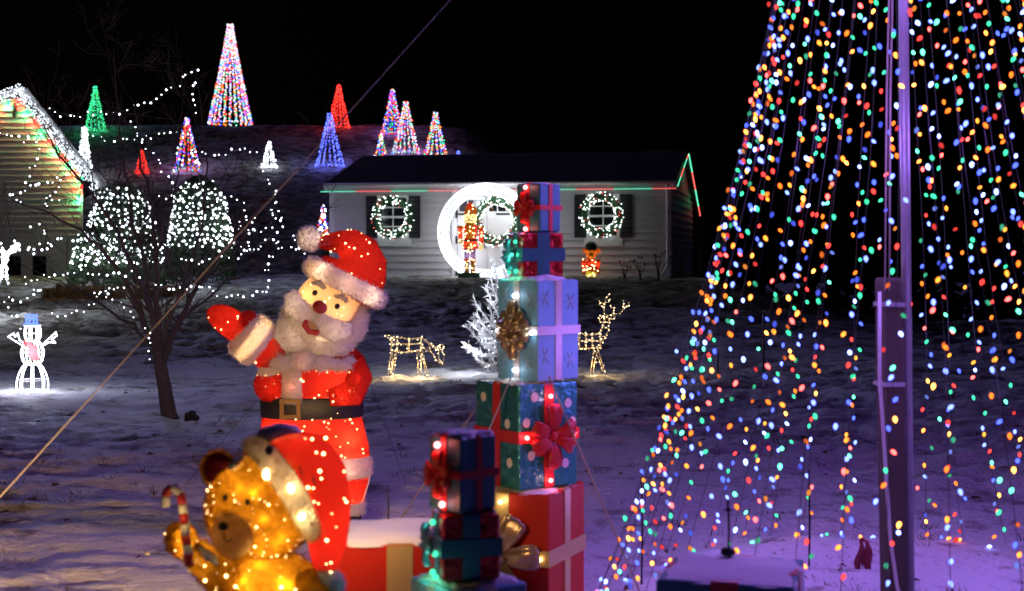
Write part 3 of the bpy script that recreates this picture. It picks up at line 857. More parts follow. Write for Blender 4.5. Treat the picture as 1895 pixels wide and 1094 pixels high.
def build_bed():
    """planting bed at the foot of the gable house"""
    straw = paint('straw_grass', (0.22, 0.12, 0.045), .9, vary=.4, vscale=5)
    spots = [(95, 500, 20), (120, 497, 26), (150, 500, 24), (182, 503, 22), (215, 500, 20), (262, 506, 24), (295, 503, 22), (325, 506, 22)]
    where = ['leftmost, by the basement window', 'second from the gable house', 'left of the low bright shrub', 'in front of the low bright shrub', 'between the two low shrubs', 'in front of the lowest shrub', 'left of the domed shrub', 'in front of the domed shrub']
    for i, (px, py, hp) in enumerate(spots):
        d = 29.6 + .1 * i; b = P(px, py, d); b.z = ground(b.x, d); sc = d / FPX
        t = thing('straw_clump', 'brown dried grass clump ' + where[i], 'grass clump', b, 0, 'dried grass clumps in the bed')
        mb = MB()
        for _ in range(240):
            a = random.uniform(0, 6.283); r0 = random.uniform(0, .16); h = hp * sc * random.uniform(.5, 1.25); l = random.uniform(.1, .34)
            p = Vector((math.cos(a) * r0, math.sin(a) * r0, -.02)); w = Vector((-math.sin(a), math.cos(a), 0)) * .008
            m_ = p + Vector((math.cos(a) * l * .5, math.sin(a) * l * .5, h)); e = p + Vector((math.cos(a) * l * 1.3, math.sin(a) * l * 1.3, h * .7))
            mb.add([p - w, p + w, m_ + w, m_ - w, e], [(0, 1, 2, 3), (3, 2, 4)])
        mb.build('blades', straw, t, False, 'stuff')
        mb = MB(); mb.ell((0, 0, .0), (.2, .2, .1), lump=.2, seed=i); mb.build('root_clump', straw, t)
build_bed()

# ------------------------------------------------------------------ light trees on the hill
HUES = ['g_red', 'g_far_orange', 'g_green', 'g_blue', 'g_white']
M['g_far_orange'] = glow('far_bulb_orange', (1.0, 0.22, 0.02), 3)
def light_tree(label, px, top, base, hw, mix, n_str, spacing_px, watts, col, d=None, rpx=1.75, seed=0, lift=0.0):
    random.seed(100 + seed)
    b = on_ground(px, base, 20) if d is None else P(px, base, d)
    d = b.y; sc = d / FPX
    zb = CAM_H + (HY - base) / FPX * d
    g0 = ground(b.x, d)
    b.z = min(g0, zb)
    H = CAM_H + (HY - top) / FPX * d - b.z; foot = zb - b.z; Rr = hw * sc
    t = thing('light_tree', label, 'light tree', b, random.uniform(0, 6), 'cone light trees on the hill')
    mb = MB(); mb.tube([(0, 0, -.1), (0, 0, H)], .03, 6); mb.build('pole', M['steel'], t)
    mb = MB(); mb.torus((0, 0, foot + .02), Rr, .012, 28, 5, axis='z'); mb.build('base_hoop', M['steel'], t)
    n = max(6, int((H - foot) / (spacing_px * sc)))
    for k in range(n_str):
        a = 2 * math.pi * k / n_str
        mb = MB(); path = []
        for j in range(9):
            f = j / 8; r_ = Rr * (.10 + .90 * (f ** 1.12)); path.append((math.cos(a) * r_, math.sin(a) * r_, H - (H - foot) * f))
        mb.tube(path, .006, 4)
        st = mb.build('light_string', M['wire'], t)
        pts = []; cols = []
        for j in range(n):
            f = (j + random.uniform(.1, .9)) / n; r_ = Rr * (.10 + .90 * (f ** 1.12)) + random.gauss(0, .018)
            aa = a + random.gauss(0, .03)
            pts.append((math.cos(aa) * r_, math.sin(aa) * r_, H - (H - foot) * f)); cols.append(random.randrange(len(mix)))
        mb = MB(); bulb_mesh(mb, pts, rpx * sc, cols); mb.build('bulbs', [M[m] for m in mix], st, False, 'stuff')
    pts = [(math.cos(a) * Rr, math.sin(a) * Rr, foot + .03) for a in np.linspace(0, 6.283, 26)]
    mb = MB(); bulb_mesh(mb, pts, rpx * sc, [random.randrange(len(mix)) for _ in pts]); mb.build('base_bulbs', [M[m] for m in mix], t, False, 'stuff')
    if watts:
        lamp('tree_glow', (0, 0, foot + .28 * (H - foot)), watts * .42, col, .2, t)
        lamp('tree_glow', (0, 0, foot + .7 * (H - foot)), watts * .28, col, .2, t)
VIO = (.4, .13, 1.0)
MULTI = ['g_red', 'g_far_orange', 'g_green', 'g_blue', 'g_far_white', 'g_blue', 'g_red']
PALE = ['g_far_white', 'g_far_white', 'g_far_blue', 'g_green', 'g_red', 'g_far_orange', 'g_far_white', 'g_far_white', 'g_red', 'g_blue']
light_tree('tallest light tree, whitish multicolour, alone on the crest of the hill', 426, 45, 229, 40, PALE, 22, 4.0, 34, VIO, seed=1, rpx=1.9)
light_tree('green light tree on the hill above the gable house', 176, 160, 245, 20, ['g_far_green', 'g_far_green', 'g_green'], 14, 4.2, 14, (.1, 1, .35), seed=2)
light_tree('tall red light tree on the crest behind the blue one', 627, 157, 238, 21, ['g_far_red', 'g_far_red', 'g_red'], 14, 4.4, 10, (1, .1, .1), seed=3)
light_tree('big blue light tree beside the white house roof', 610, 210, 309, 27, ['g_far_blue', 'g_far_blue', 'g_blue'], 14, 4.6, 22, (.3, .2, 1), seed=4)
light_tree('multicolour light tree highest above the roof, behind the whitish one', 726, 165, 250, 21, MULTI, 13, 4.8, 12, VIO, seed=5)
light_tree('whitish multicolour light tree above the roof, with dense top', 751, 188, 285, 25, PALE, 15, 4.2, 22, VIO, seed=6)
light_tree('multicolour light tree above the roof, rightmost of the four tall ones', 806, 208, 297, 24, ['g_far_white', 'g_red', 'g_green', 'g_blue', 'g_far_orange', 'g_far_white'], 13, 4.4, 16, VIO, seed=7)
light_tree('small multicolour light tree at the left end of the roof ridge', 705, 248, 300, 13, ['g_white', 'g_red', 'g_green', 'g_blue', 'g_far_orange'], 10, 4.5, 8, VIO, seed=8)
light_tree('tiny blue light tree showing over the roof ridge', 848, 280, 297, 7, ['g_far_blue', 'g_blue'], 7, 5, 3, (.3, .2, 1), seed=9)
light_tree('multicolour light tree above the domed shrub', 346, 218, 318, 25, ['g_red', 'g_far_orange', 'g_green', 'g_blue', 'g_white', 'g_red', 'g_blue'], 13, 4.8, 14, VIO, seed=10)
light_tree('small red light tree above the tall shrub', 263, 278, 322, 12, ['g_far_red'], 10, 4.5, 3, (1, .1, .1), seed=11)
light_tree('small white light tree on the dark hillside', 498, 262, 311, 15, ['g_white', 'g_dim'], 11, 4.6, 6, (.8, .85, 1), seed=12)
light_tree('white light tree half behind the gable roof', 156, 234, 345, 19, ['g_dim', 'g_white'], 13, 4.6, 6, (.8, .85, 1), seed=13)
light_tree('multicolour light tree beside the corner of the white house', 598, 380, 455, 13, ['g_white', 'g_red', 'g_blue', 'g_blue', 'g_far_orange', 'g_white'], 10, 5.0, 5, VIO, d=37.5, seed=14)

# ------------------------------------------------------------------ bare tree hung with white strands
M['bark'] = paint('dark_bark', (0.085, 0.065, 0.065), .9, bump=.8, bscale=35, vary=.35, vscale=12)
def build_bare_tree():
    random.seed(77)
    d = 14.1; o = P(312, 772, d); o.z = ground(o.x, d)
    sc = d / FPX
    t = thing('bare_tree', 'leafless small tree with dark forked trunk, hung with white strands', 'tree', o, 0)
    def q(px, py, dy=0.0): v = P(px, py, d + dy); return Vector((v.x - o.x, dy, v.z - o.z))
    mb = MB(); mb.tube([q(316, 785), q(312, 765), q(304, 715), q(296, 672), q(293, 650)], [.105, .08, .068, .066, .06], 12); mb.build('trunk', M['bark'], t)
    limbs = [
        ([(294, 660, 0), (262, 590, -.1), (222, 505, -.3), (165, 440, -.5), (95, 395, -.6), (20, 370, -.7)], .05),
        ([(293, 655, 0), (283, 580, .2), (268, 490, .4), (240, 385, .6), (222, 250, .7), (210, 90, .8)], .045),
        ([(294, 655, 0), (290, 560, -.2), (288, 470, -.3), (283, 380, -.2), (262, 290, 0), (248, 190, .1)], .05),
        ([(296, 660, 0), (312, 590, .2), (345, 520, .5), (372, 420, .7), (385, 310, .8), (367, 160, .8)], .04),
        ([(300, 680, 0), (326, 606, -.1), (368, 530, -.3), (425, 455, -.5), (490, 380, -.6), (540, 340, -.6)], .045),
        ([(292, 655, 0), (245, 600, .4), (180, 560, .7), (110, 520, .9), (40, 490, 1.0)], .03),
        ([(292, 640, 0), (262, 520, -.5), (200, 400, -.9), (120, 300, -1.1), (80, 230, -1.1)], .04),
        ([(298, 670, 0), (335, 590, .6), (420, 520, 1.0), (500, 490, 1.2), (545, 470, 1.2)], .03),
        ([(290, 470, -.3), (310, 400, -.6), (330, 320, -.8), (318, 240, -.8)], .022),
    ]
    twigs = MB()
    def grow(p, dr, length, r, lev):
        pts = [p]; rad = [r]; n = 4; dv = dr.normalized()
        for i in range(n):
            dv = (dv + Vector((random.gauss(0, .16), random.gauss(0, .14), random.gauss(0.06, .15)))).normalized()
            pts.append(pts[-1] + dv * length / n); rad.append(max(.0022, r * (1 - (i + 1) / n * .75)))
        twigs.tube(pts, [x * .85 for x in rad], 5 if lev < 2 else 4, cap=False)
        if lev < 3:
            for _ in range(random.randint(2, 4)):
                i = random.randint(1, n); nd = (dv + Vector((random.gauss(0, .7), random.gauss(0, .6), random.gauss(.05, .5)))).normalized()
                grow(pts[i], nd, length * random.uniform(.45, .75), rad[i] * .8, lev + 1)
    for path, r in limbs:
        pts = [q(*p) for p in path]; dense = []
        for i in range(len(pts) - 1):
            for k in range(4):
                dense.append(pts[i].lerp(pts[i + 1], k / 4) + (Vector((random.gauss(0, .012), random.gauss(0, .012), random.gauss(0, .012))) if i or k else Vector()))
        dense.append(pts[-1]); n = len(dense)
        r *= .78; rad = [max(.004, r * (1 - .88 * (i / (n - 1)) ** .8)) for i in range(n)]
        mb = MB(); mb.tube(dense, rad, 8); mb.build('limb', M['bark'], t)
        for i in range(3, n):
            if random.random() < .6:
                ax = (dense[min(i + 1, n - 1)] - dense[i - 1]).normalized()
                nd = (ax * .7 + Vector((random.gauss(0, .7), random.gauss(0, .6), random.gauss(.15, .45)))).normalized()
                grow(dense[i], nd, random.uniform(.35, .8), rad[i] * .6, 0 if r > .035 else 1)
    twigs.build('crown', M['bark'], t, True)
    # strands of small white lamps
    strands = [
        ('across the top of the bare tree up to its highest tip', [(88, 207), (120, 212), (150, 214), (185, 206), (215, 208), (245, 200), (262, 193), (285, 184), (310, 170), (330, 157), (345, 138), (362, 127), (365, 142), (358, 160), (355, 185), (365, 200), (354, 213)], .5, .2),
        ('below the top strand, level with the green light tree foot', [(163, 249), (200, 255), (235, 259), (270, 248), (310, 243), (335, 247)], .6, .3),
        ('running down through the middle of the crown', [(240, 228), (250, 235), (268, 270), (283, 282), (295, 305), (305, 322), (322, 342), (318, 360), (290, 372)], -.3, .4),
        ('short, level, left of the small white light tree', [(372, 281), (383, 287), (415, 287), (430, 278), (448, 275), (460, 282), (470, 277), (476, 286)], .4, .3),
        ('looping down past the right edge of the domed shrub', [(430, 367), (451, 374), (455, 395), (441, 416), (462, 427), (483, 430), (514, 402), (497, 388), (517, 378)], -.3, .5),
        ('falling from the small white light tree to the branch tips', [(490, 319), (497, 340), (507, 352), (515, 380), (520, 420), (505, 470), (490, 490), (500, 505), (497, 520), (500, 537), (486, 541)], -.4, .5),
        ('long low swag from the trunk side to the far right tips', [(177, 549), (212, 532), (240, 531), (275, 530), (312, 528), (345, 531), (372, 521), (400, 539), (434, 551), (455, 549), (478, 541), (500, 535)], -.5, .7),
        ('slanting down to the left over the snowman', [(208, 534), (180, 545), (174, 568), (150, 572), (120, 582), (98, 585), (87, 596)], -.5, .3),
        ('winding down the right side to the trunk', [(200, 545), (222, 560), (243, 582), (264, 598), (280, 615), (276, 630), (277, 645), (280, 672)], -.25, .3),
        ('wavy low one from the frame edge to the middle', [(0, 549), (38, 551), (60, 545), (76, 537), (52, 530), (42, 520), (104, 508), (122, 500), (150, 505), (174, 511), (205, 507), (222, 509), (245, 508), (267, 521)], -.6, .4),
        ('steep short one above the snowman arm', [(5, 560), (20, 576), (32, 590), (40, 612)], -.6, .2),
        ('upper one crossing the gable siding', [(0, 246), (18, 250), (40, 251), (62, 262), (72, 250), (50, 246)], -.8, .2),
        ('middle one crossing the gable siding', [(70, 275), (68, 300), (60, 318), (55, 338), (40, 358), (18, 362), (30, 372), (45, 365)], -.8, .3),
        ('lower one crossing the gable siding', [(55, 345), (88, 338), (105, 335), (122, 322), (80, 382), (98, 372), (120, 365)], -.8, .3),
        ('lowest one crossing the gable wall', [(55, 420), (70, 415), (82, 430), (95, 450), (50, 462), (78, 468), (110, 440), (128, 445)], -.8, .3),
        ('tangled one at the tips right of the domed shrub', [(430, 440), (445, 455), (462, 470), (478, 452), (500, 440), (512, 455), (535, 462), (560, 448), (540, 440), (560, 470), (575, 475)], -.4, .4),
        ('high one between domed shrub and branch tips', [(425, 420), (440, 440), (452, 410), (470, 400), (455, 470), (430, 480), (408, 470), (380, 483), (352, 478), (330, 480)], -.3, .4),
    ]
    for lab, path, dy, sp in strands:
        s = thing('light_strand', 'white lamp strand ' + lab, 'light strand', o, 0)
        pts = []
        for i in range(len(path) - 1):
            (x0, y0), (x1, y1) = path[i], path[i + 1]; L = math.hypot(x1 - x0, y1 - y0); n = max(2, int(L / 5.5))
            for k in range(n):
                f = k / n; pts.append(q(x0 + (x1 - x0) * f + random.gauss(0, .8), y0 + (y1 - y0) * f + math.sin(f * math.pi) * 1.5 + random.gauss(0, 1.2), dy + sp * math.sin((i + f) * .9)))
        mb = MB(); mb.tube(pts, .0022, 4, cap=False); mb.build('cable', M['wire'], s)
        bl = [p + Vector((random.gauss(0, .012), -.01, random.gauss(0, .018))) for p in pts[::2]]
        mb = MB(); bulb_mesh(mb, bl, [random.choice((.006, .0075, .009, .012)) for _ in bl]); mb.build('lamps', M['g_white'], s, False, 'stuff')
    lamp('strand_glow', q(150, 470, -.4), 3, (.8, .85, 1), .3, t)
    lamp('strand_glow', q(430, 480, -.2), 3, (.8, .85, 1), .3, t)
build_bare_tree()

def rock(name, label, cat, px, py, rx, ry, rz, mat, seed):
    b = on_ground(px, py)
    mb = MB(); mb.ell((0, 0, rz * .5), (rx, ry, rz), lump=.25, lf=3, seed=seed, nu=14, nv=9)
    for i, v in enumerate(mb.v):
        k = .12 * math.sin(i * 12.9898 + seed); mb.v[i] = (v[0] * (1 + k), v[1] * (1 + k), v[2] * (1 + k))
    tag(mb.build(name, mat, None, False, loc=b), label, cat)
rock('dark_stone', 'dark lump of stone on the snow right of the bare tree trunk', 'stone', 353, 776, .07, .06, .075, paint('dark_rock', (.025, .022, .022), .9), 3)

# ------------------------------------------------------------------ lit snowman
def build_snowman():
    b = on_ground(60, 724); d = b.y; sc = d / FPX
    t = thing('snowman_light', 'snowman outlined in white rope light with blue hat and red scarf', 'snowman', b, 0)
    def q(px, py, dy=0.0): return Vector(((px - 61) * sc, dy, (724 - py) * sc))
    rope = glow('snowman_rope', (0.9, 0.92, 1.0), 5.0); rope.cycles.emission_sampling = 'AUTO'
    blue = glow('snowman_hat_blue', (0.09, 0.16, 1.0), 3.2)
    frame = M['white_wire']
    def ribs(nm, prof, n, ph):
        for k in range(n):
            a = 2 * math.pi * (k + ph) / n
            pts = [Vector((math.cos(a) * r_ * sc, math.sin(a) * r_ * sc * .9, (724 - y_) * sc)) for r_, y_ in prof]
            mb = MB(); mb.tube(pts, .006, 6); mb.build(nm, rope, t)
            dense = [pts[i].lerp(pts[i + 1], j / 4) for i in range(len(pts) - 1) for j in range(4)]
            mb = MB(); bulb_mesh(mb, dense, .0115); mb.build('lamps', M['g_white'], t, False, 'stuff')
    ribs('base_rib', [(27, 724), (28, 712), (27.5, 702), (24, 690), (19, 680), (14, 673)], 8, .3)
    ribs('chest_rib', [(12, 673), (18, 666), (20.5, 655), (20.5, 648), (17, 637), (11, 630)], 8, .1)
    ribs('head_rib', [(9, 631), (13.5, 624), (15, 616), (14, 607), (10, 602)], 7, .2)
    for y_, r_ in ((673, 13.5), (631, 10.5), (602, 14)):
        mb = MB(); mb.torus((0, 0, (724 - y_) * sc), r_ * sc, .008, 28, 6, axis='z'); mb.build('hoop', rope, t)
    for y_, r_ in ((702, 27.5), (651, 20.5), (616, 15)):
        mb = MB(); mb.torus((0, 0, (724 - y_) * sc), r_ * sc, .004, 28, 5, axis='z'); mb.build('frame_hoop', frame, t)
    for path in ([(45, 640), (16, 622), (26, 616), (29, 622), (34, 616), (37, 628), (45, 634)], [(80, 636), (104, 614), (106, 620), (97, 627), (103, 633), (92, 632), (82, 638)]):
        mb = MB(); mb.tube([q(*p) for p in path], .007, 6); mb.build('arm', rope, t)
        pts = [q(*path[i]).lerp(q(*path[i + 1]), j / 4) for i in range(len(path) - 1) for j in range(4)]
        mb = MB(); bulb_mesh(mb, pts, .0105); mb.build('lamps', M['g_white'], t, False, 'stuff')
    hat = link('hat', None, t)
    for y_, r_ in ((600, 14), (598, 10.5), (590, 10), (582, 10)):
        mb = MB(); mb.torus((-.01, 0, (724 - y_) * sc), r_ * sc, .009, 24, 6, axis='z'); mb.build('hoop', blue, hat)
    for k in range(8):
        a = k * math.pi / 4; mb = MB(); mb.tube([(math.cos(a) * 10 * sc - .01, math.sin(a) * 10 * sc, (724 - y_) * sc) for y_ in (600, 582)], .009, 6); mb.build('rib', blue, hat)
    sf = MB(); pts = [q(48, 632, -.08), q(58, 635, -.13), q(66, 636, -.12), q(69, 650, -.14), q(73, 664, -.15)]
    for i in range(len(pts) - 1):
        a, c_ = pts[i], pts[i + 1]; w0, w1 = (.025, .03, .05, .055, .05)[i], (.025, .03, .05, .055, .05)[i + 1]
        n_ = Vector((0, 0, 1)) if i < 2 else Vector((1, 0, 0))
        sf.add([a - n_ * w0, a + n_ * w0, c_ + n_ * w1, c_ - n_ * w1] + [p + Vector((0, .012, 0)) for p in (a - n_ * w0, a + n_ * w0, c_ + n_ * w1, c_ - n_ * w1)], [(0, 1, 2, 3), (4, 7, 6, 5), (0, 4, 5, 1), (1, 5, 6, 2), (2, 6, 7, 3), (3, 7, 4, 0)])
    sf.build('scarf', paint('red_scarf', (.5, .03, .03), .7), t, False)
    for py in (642, 649, 656):
        mb = MB(); mb.ell(q(60, py, -.16), (.012, .012, .012), nu=8, nv=6); mb.build('button', M['g_white'], t)
    lamp('snowman_glow', (0, -.12, .14), 14, (.92, .9, 1), .12, t)
    lamp('snowman_glow', (0, -.25, .5), 22, (.8, .78, 1), .15, t)
    lamp('hat_glow', (0, -.15, .85), 2.5, (.2, .25, 1), .08, t)
build_snowman()

# ------------------------------------------------------------------ lit wire deer
M['deer'] = paint('gold_wire', (0.75, 0.6, 0.38), .4, .3)
M['g_deer'] = glow('deer_lamp', (1.0, 0.72, 0.36), 7.0)
def deer_part(t, name, paths, q, rw=.004, lamps=.045, double=0.0):
    for path in paths:
        pts = [q(*p) for p in path]
        dense = []
        for i in range(len(pts) - 1):
            n = max(2, int((pts[i + 1] - pts[i]).length / lamps))
            for k in range(n): dense.append(pts[i].lerp(pts[i + 1], k / n))
        dense.append(pts[-1])
        mb = MB(); mb.tube(pts, rw, 5); o = mb.build(name, M['deer'], t)
        bl = [p + Vector((random.gauss(0, .007), random.gauss(0, .007), random.gauss(0, .007))) for p in dense]
        mb = MB(); bulb_mesh(mb, bl, [random.choice((.003, .0045, .0085)) for _ in bl]); mb.build('lamps', M['g_deer'], o, False, 'stuff')

def build_doe():
    random.seed(4); b = on_ground(768, 700); sc = b.y / FPX
    t = thing('grazing_deer', 'grazing deer of lit gold wire with its head lowered to the snow', 'deer', b, 0, 'lit wire deer')
    def q(px, py, dy=0.0): return Vector(((px - 768) * sc, dy * sc, (700 - py) * sc))
    body = []
    for dy in (-12, 12):
        body += [[(723, 631, dy), (735, 628, dy), (757, 631, dy), (780, 629, dy)], [(724, 640, dy * 1.15), (757, 641, dy * 1.15), (779, 639, dy * 1.1)], [(724, 652, dy), (745, 656, dy * .8), (775, 652, dy)]]
    for px, y0, y1 in ((724, 630, 652), (735, 628, 654), (757, 631, 655), (779, 629, 653)):
        body += [[(px, y0, -9), (px, (y0 + y1) / 2, -14), (px, y1, -9), (px, y1, 9), (px, (y0 + y1) / 2, 14), (px, y0, 9), (px, y0, -9)]]
    deer_part(t, 'body_frame', body, q)
    deer_part(t, 'tail', [[(727, 632, 0), (718, 630, 0), (714, 626, 0), (719, 623, 0), (728, 627, 0), (730, 632, 0)]], q, lamps=.06)
    for dy in (-10, 10):
        s = 1 if dy > 0 else 0
        deer_part(t, 'leg', [[(725, 652, dy), (722 + s * 3, 672, dy), (719 + s * 3, 700, dy)], [(733, 652, dy), (728 + s * 2, 674, dy), (724 + s * 3, 700, dy)]], q)
        deer_part(t, 'leg', [[(772, 652, dy), (774 + s * 10, 676, dy), (774 + s * 14, 700, dy)], [(780, 650, dy), (780 + s * 6, 676, dy), (780 + s * 12, 700, dy)]], q)
    deer_part(t, 'neck', [[(781, 629, 6), (795, 640, 5), (808, 650, 4)], [(781, 629, -6), (795, 640, -5), (808, 650, -4)], [(780, 645, 0), (797, 655, 0), (805, 664, 0)], [(795, 640, 0), (797, 655, 0)]], q)
    deer_part(t, 'head', [[(806, 650, 4), (818, 652, 3), (822, 660, 0), (820, 678, 0), (814, 676, 0), (803, 664, 0)], [(806, 650, -4), (818, 652, -3), (822, 660, 0)], [(812, 650, 0), (812, 668, 0), (818, 677, 0)]], q)
    deer_part(t, 'ear', [[(815, 651, 2), (813, 643, 4), (819, 641, 4), (822, 648, 3), (818, 653, 1)]], q, lamps=.03)
    deer_part(t, 'ear', [[(811, 651, -2), (808, 646, -5), (812, 644, -5), (815, 650, -3)]], q, lamps=.03)
    lamp('deer_glow', (-.25, -.12, .13), 3, (1, .66, .28), .05, t); lamp('deer_glow', (.12, -.12, .13), 3, (1, .66, .28), .05, t)
    lamp('deer_glow', (0, -.2, .42), .8, (1, .7, .35), .05, t)
build_doe()

def build_buck():
    random.seed(9); b = on_ground(1095, 700); sc = b.y / FPX
    t = thing('standing_deer', 'standing antlered deer of lit gold wire, half behind the gift tower', 'deer', b, 0, 'lit wire deer')
    def q(px, py, dy=0.0): return Vector(((px - 1095) * sc, dy * sc, (700 - py) * sc))
    body = []
    for dy in (-12, 12):
        body += [[(1040, 628, dy), (1070, 623, dy), (1095, 625, dy), (1112, 622, dy)], [(1040, 638, dy * 1.15), (1070, 637, dy * 1.15), (1112, 636, dy)], [(1042, 652, dy), (1075, 650, dy * .8), (1112, 650, dy)]]
    for px in (1040, 1056, 1072, 1084, 1096, 1111):
        body += [[(px, 624, -9), (px, 637, -14), (px, 651, -9), (px, 651, 9), (px, 637, 14), (px, 624, 9), (px, 624, -9)]]
    deer_part(t, 'body_frame', body, q)
    for dy in (-10, 10):
        s = 1 if dy > 0 else 0
        deer_part(t, 'leg', [[(1046, 652, dy), (1044 + s * 4, 675, dy), (1042 + s * 3, 700, dy)], [(1053, 652, dy), (1050 + s * 4, 675, dy), (1047 + s * 3, 700, dy)]], q)
        deer_part(t, 'leg', [[(1098, 650, dy), (1095 + s * 16, 675, dy), (1092 + s * 25, 700, dy)], [(1106, 650, dy), (1100 + s * 14, 675, dy), (1096 + s * 26, 700, dy)]], q)
    deer_part(t, 'neck', [[(1108, 624, 6), (1116, 610, 5), (1118, 596, 4)], [(1108, 624, -6), (1116, 610, -5), (1118, 596, -4)], [(1114, 640, 0), (1126, 618, 0), (1128, 596, 0)], [(1116, 612, 0), (1127, 614, 0)], [(1112, 628, 0), (1122, 628, 0)]], q)
    deer_part(t, 'head', [[(1128, 596, 3), (1118, 591, 3), (1109, 596, 0), (1112, 602, 0), (1120, 603, 0), (1127, 600, 0)], [(1128, 596, -3), (1118, 591, -3), (1109, 596, 0)], [(1119, 591, 0), (1120, 603, 0)]], q, lamps=.03)
    deer_part(t, 'ear', [[(1128, 594, 3), (1134, 597, 8), (1138, 592, 9), (1131, 590, 4)]], q, lamps=.03)
    deer_part(t, 'ear', [[(1116, 592, -3), (1109, 597, -8), (1107, 593, -8), (1113, 589, -4)]], q, lamps=.03)
    deer_part(t, 'antler', [[(1120, 589, -4), (1117, 580, -8), (1117, 568, -10), (1122, 558, -10), (1126, 549, -9)], [(1117, 574, -9), (1110, 570, -11), (1109, 562, -12)], [(1118, 567, -10), (1127, 564, -10), (1128, 558, -10)]], q, lamps=.05)
    deer_part(t, 'antler', [[(1125, 590, 4), (1135, 587, 8), (1148, 586, 10), (1157, 578, 11), (1163, 566, 10)], [(1135, 587, 8), (1136, 577, 8), (1131, 572, 8)], [(1152, 584, 11), (1154, 573, 11), (1156, 564, 11)], [(1160, 574, 11), (1166, 572, 11)]], q, lamps=.05)
    lamp('deer_glow', (.02, -.12, .13), 3, (1, .66, .28), .05, t); lamp('deer_glow', (-.35, -.12, .13), 3, (1, .66, .28), .05, t)
    lamp('deer_glow', (.1, -.2, .5), .8, (1, .7, .35), .05, t)
build_buck()

# ------------------------------------------------------------------ white flocked twig tree behind the gift tower
def build_twig_tree():
    random.seed(31)
    b = on_ground(922, 690); sc = b.y / FPX
    t = thing('white_twig_tree', 'white flocked artificial tree with feathery boughs behind the gift tower', 'artificial tree', b, 0)
    fl = paint('white_flock', (.85, .87, .92), .8)
    mb = MB(); mb.tube([(0, 0, -.05), (.05, 0, .8), (.14, .05, 1.62)], [.03, .022, .008], 8); mb.build('trunk', paint('twig_stem', (.3, .28, .27), .8), t)
    tips = []
    for px, py, h in ((862, 638, .22), (880, 660, .15), (868, 645, .3), (878, 556, .55), (884, 585, .45), (876, 600, .4), (900, 530, .7), (912, 480, 1.0), (905, 505, .85), (928, 455, 1.25), (890, 620, .3)):
        tips.append((Vector(((px - 922) * sc, random.uniform(-.3, .1), (690 - py) * sc)), h))
    for _ in range(10):
        a = random.uniform(-1.3, 2.6); h = random.uniform(.15, 1.2); l = .5 * (1.3 - h * .7)
        tips.append((Vector((math.cos(a) * l + .05, math.sin(a) * l, h + .35)), h))
    for tip, h in tips:
        base = Vector((.03 + .06 * h, .02, h)); pts = []
        for k in range(7):
            f = k / 6; p = base.lerp(tip, f); p.z -= math.sin(f * math.pi) * .08; pts.append(p)
        mb = MB(); mb.tube(pts, [.012 * (1 - .7 * k / 6) for k in range(7)], 6)
        bo = mb.build('bough', fl, t)
        nd = MB()
        for k in range(115):
            f = random.uniform(.12, 1); i = min(5, int(f * 6)); p = pts[i].lerp(pts[i + 1], f * 6 - i); ax = (pts[i + 1] - pts[i]).normalized()
            dr = (ax * 1.0 + Vector((random.gauss(0, .6), random.gauss(0, .6), random.gauss(0, .6)))).normalized(); sd = dr.cross(Vector((random.gauss(0, 1), random.gauss(0, 1), random.gauss(0, 1)))).normalized() * .006
            l = random.uniform(.04, .12); nd.add([p - sd, p + sd, p + dr * l + sd * .5, p + dr * l - sd * .5], [(0, 1, 2, 3)])
        nd.build('needles', fl, bo, False, 'stuff')
        bl = [pts[random.randint(2, 6)] + Vector((random.gauss(0, .03), -.03, random.gauss(0, .03))) for _ in range(3)]
        mb = MB(); bulb_mesh(mb, bl, .006); mb.build('lamps', M['g_white'], bo, False, 'stuff')
    for x, y, z, w in ((-.4, -.45, .45, 9), (-.2, -.5, 1.0, 9), (.0, -.4, 1.5, 7), (-.3, -.25, .25, 2.5)): lamp('twig_glow', (x, y, z), w, (.85, .9, 1), .08, t)
build_twig_tree()
def build_log():
    b = on_ground(900, 681); b.z += .02
    mb = MB(); mb.tube([(-.11, 0, .02), (-.05, 0, .03), (.06, .02, .035), (.16, .03, .02)], [.03, .05, .052, .045], 12)
    tag(mb.build('log', M['bark'], None, loc=b), 'short dark log lying at the foot of the white twig tree', 'log')
build_log()

def build_edge_deer():
    random.seed(13)
    d = 27.0; b = P(12, 508, d); b.z = ground(b.x, d); sc = d / FPX
    t = thing('white_wire_deer', 'bright white wire deer cut by the frame in front of the gable house', 'deer', b, 0)
    def q(px, py, dy=0.0): return Vector(((px - 12) * sc, dy * sc, (CAM_H + (HY - py) * sc) - b.z))
    def part(name, paths):
        for path in paths:
            pts = [q(*p) for p in path]
            mb = MB(); mb.tube(pts, .018, 6); o = mb.build(name, M['white_wire'], t)
            bl = [pts[i].lerp(pts[i + 1], k / 6) + Vector((random.gauss(0, .03), 0, random.gauss(0, .03))) for i in range(len(pts) - 1) for k in range(6)]
            mb = MB(); bulb_mesh(mb, bl, .022); mb.build('lamps', M['g_white'], o, False, 'stuff')
    part('neck', [[(2, 455), (8, 475), (12, 498)], [(10, 470), (5, 490), (2, 500)], [(4, 462), (12, 480), (6, 498)]])
    part('antler', [[(8, 475), (18, 470), (24, 460), (28, 448)], [(20, 468), (32, 462), (34, 452)], [(18, 470), (26, 455)]])
    part('leg', [[(12, 498), (14, 530)], [(2, 500), (0, 530)]])
    part('body_frame', [[(2, 500), (-30, 498), (-34, 515), (0, 514), (2, 500)]])
    part('leg', [[(-30, 514), (-31, 530)], [(-24, 514), (-23, 530)]])
    lamp('deer_glow', q(10, 485, -20), 50, (.9, .93, 1), .15, t)
build_edge_deer()

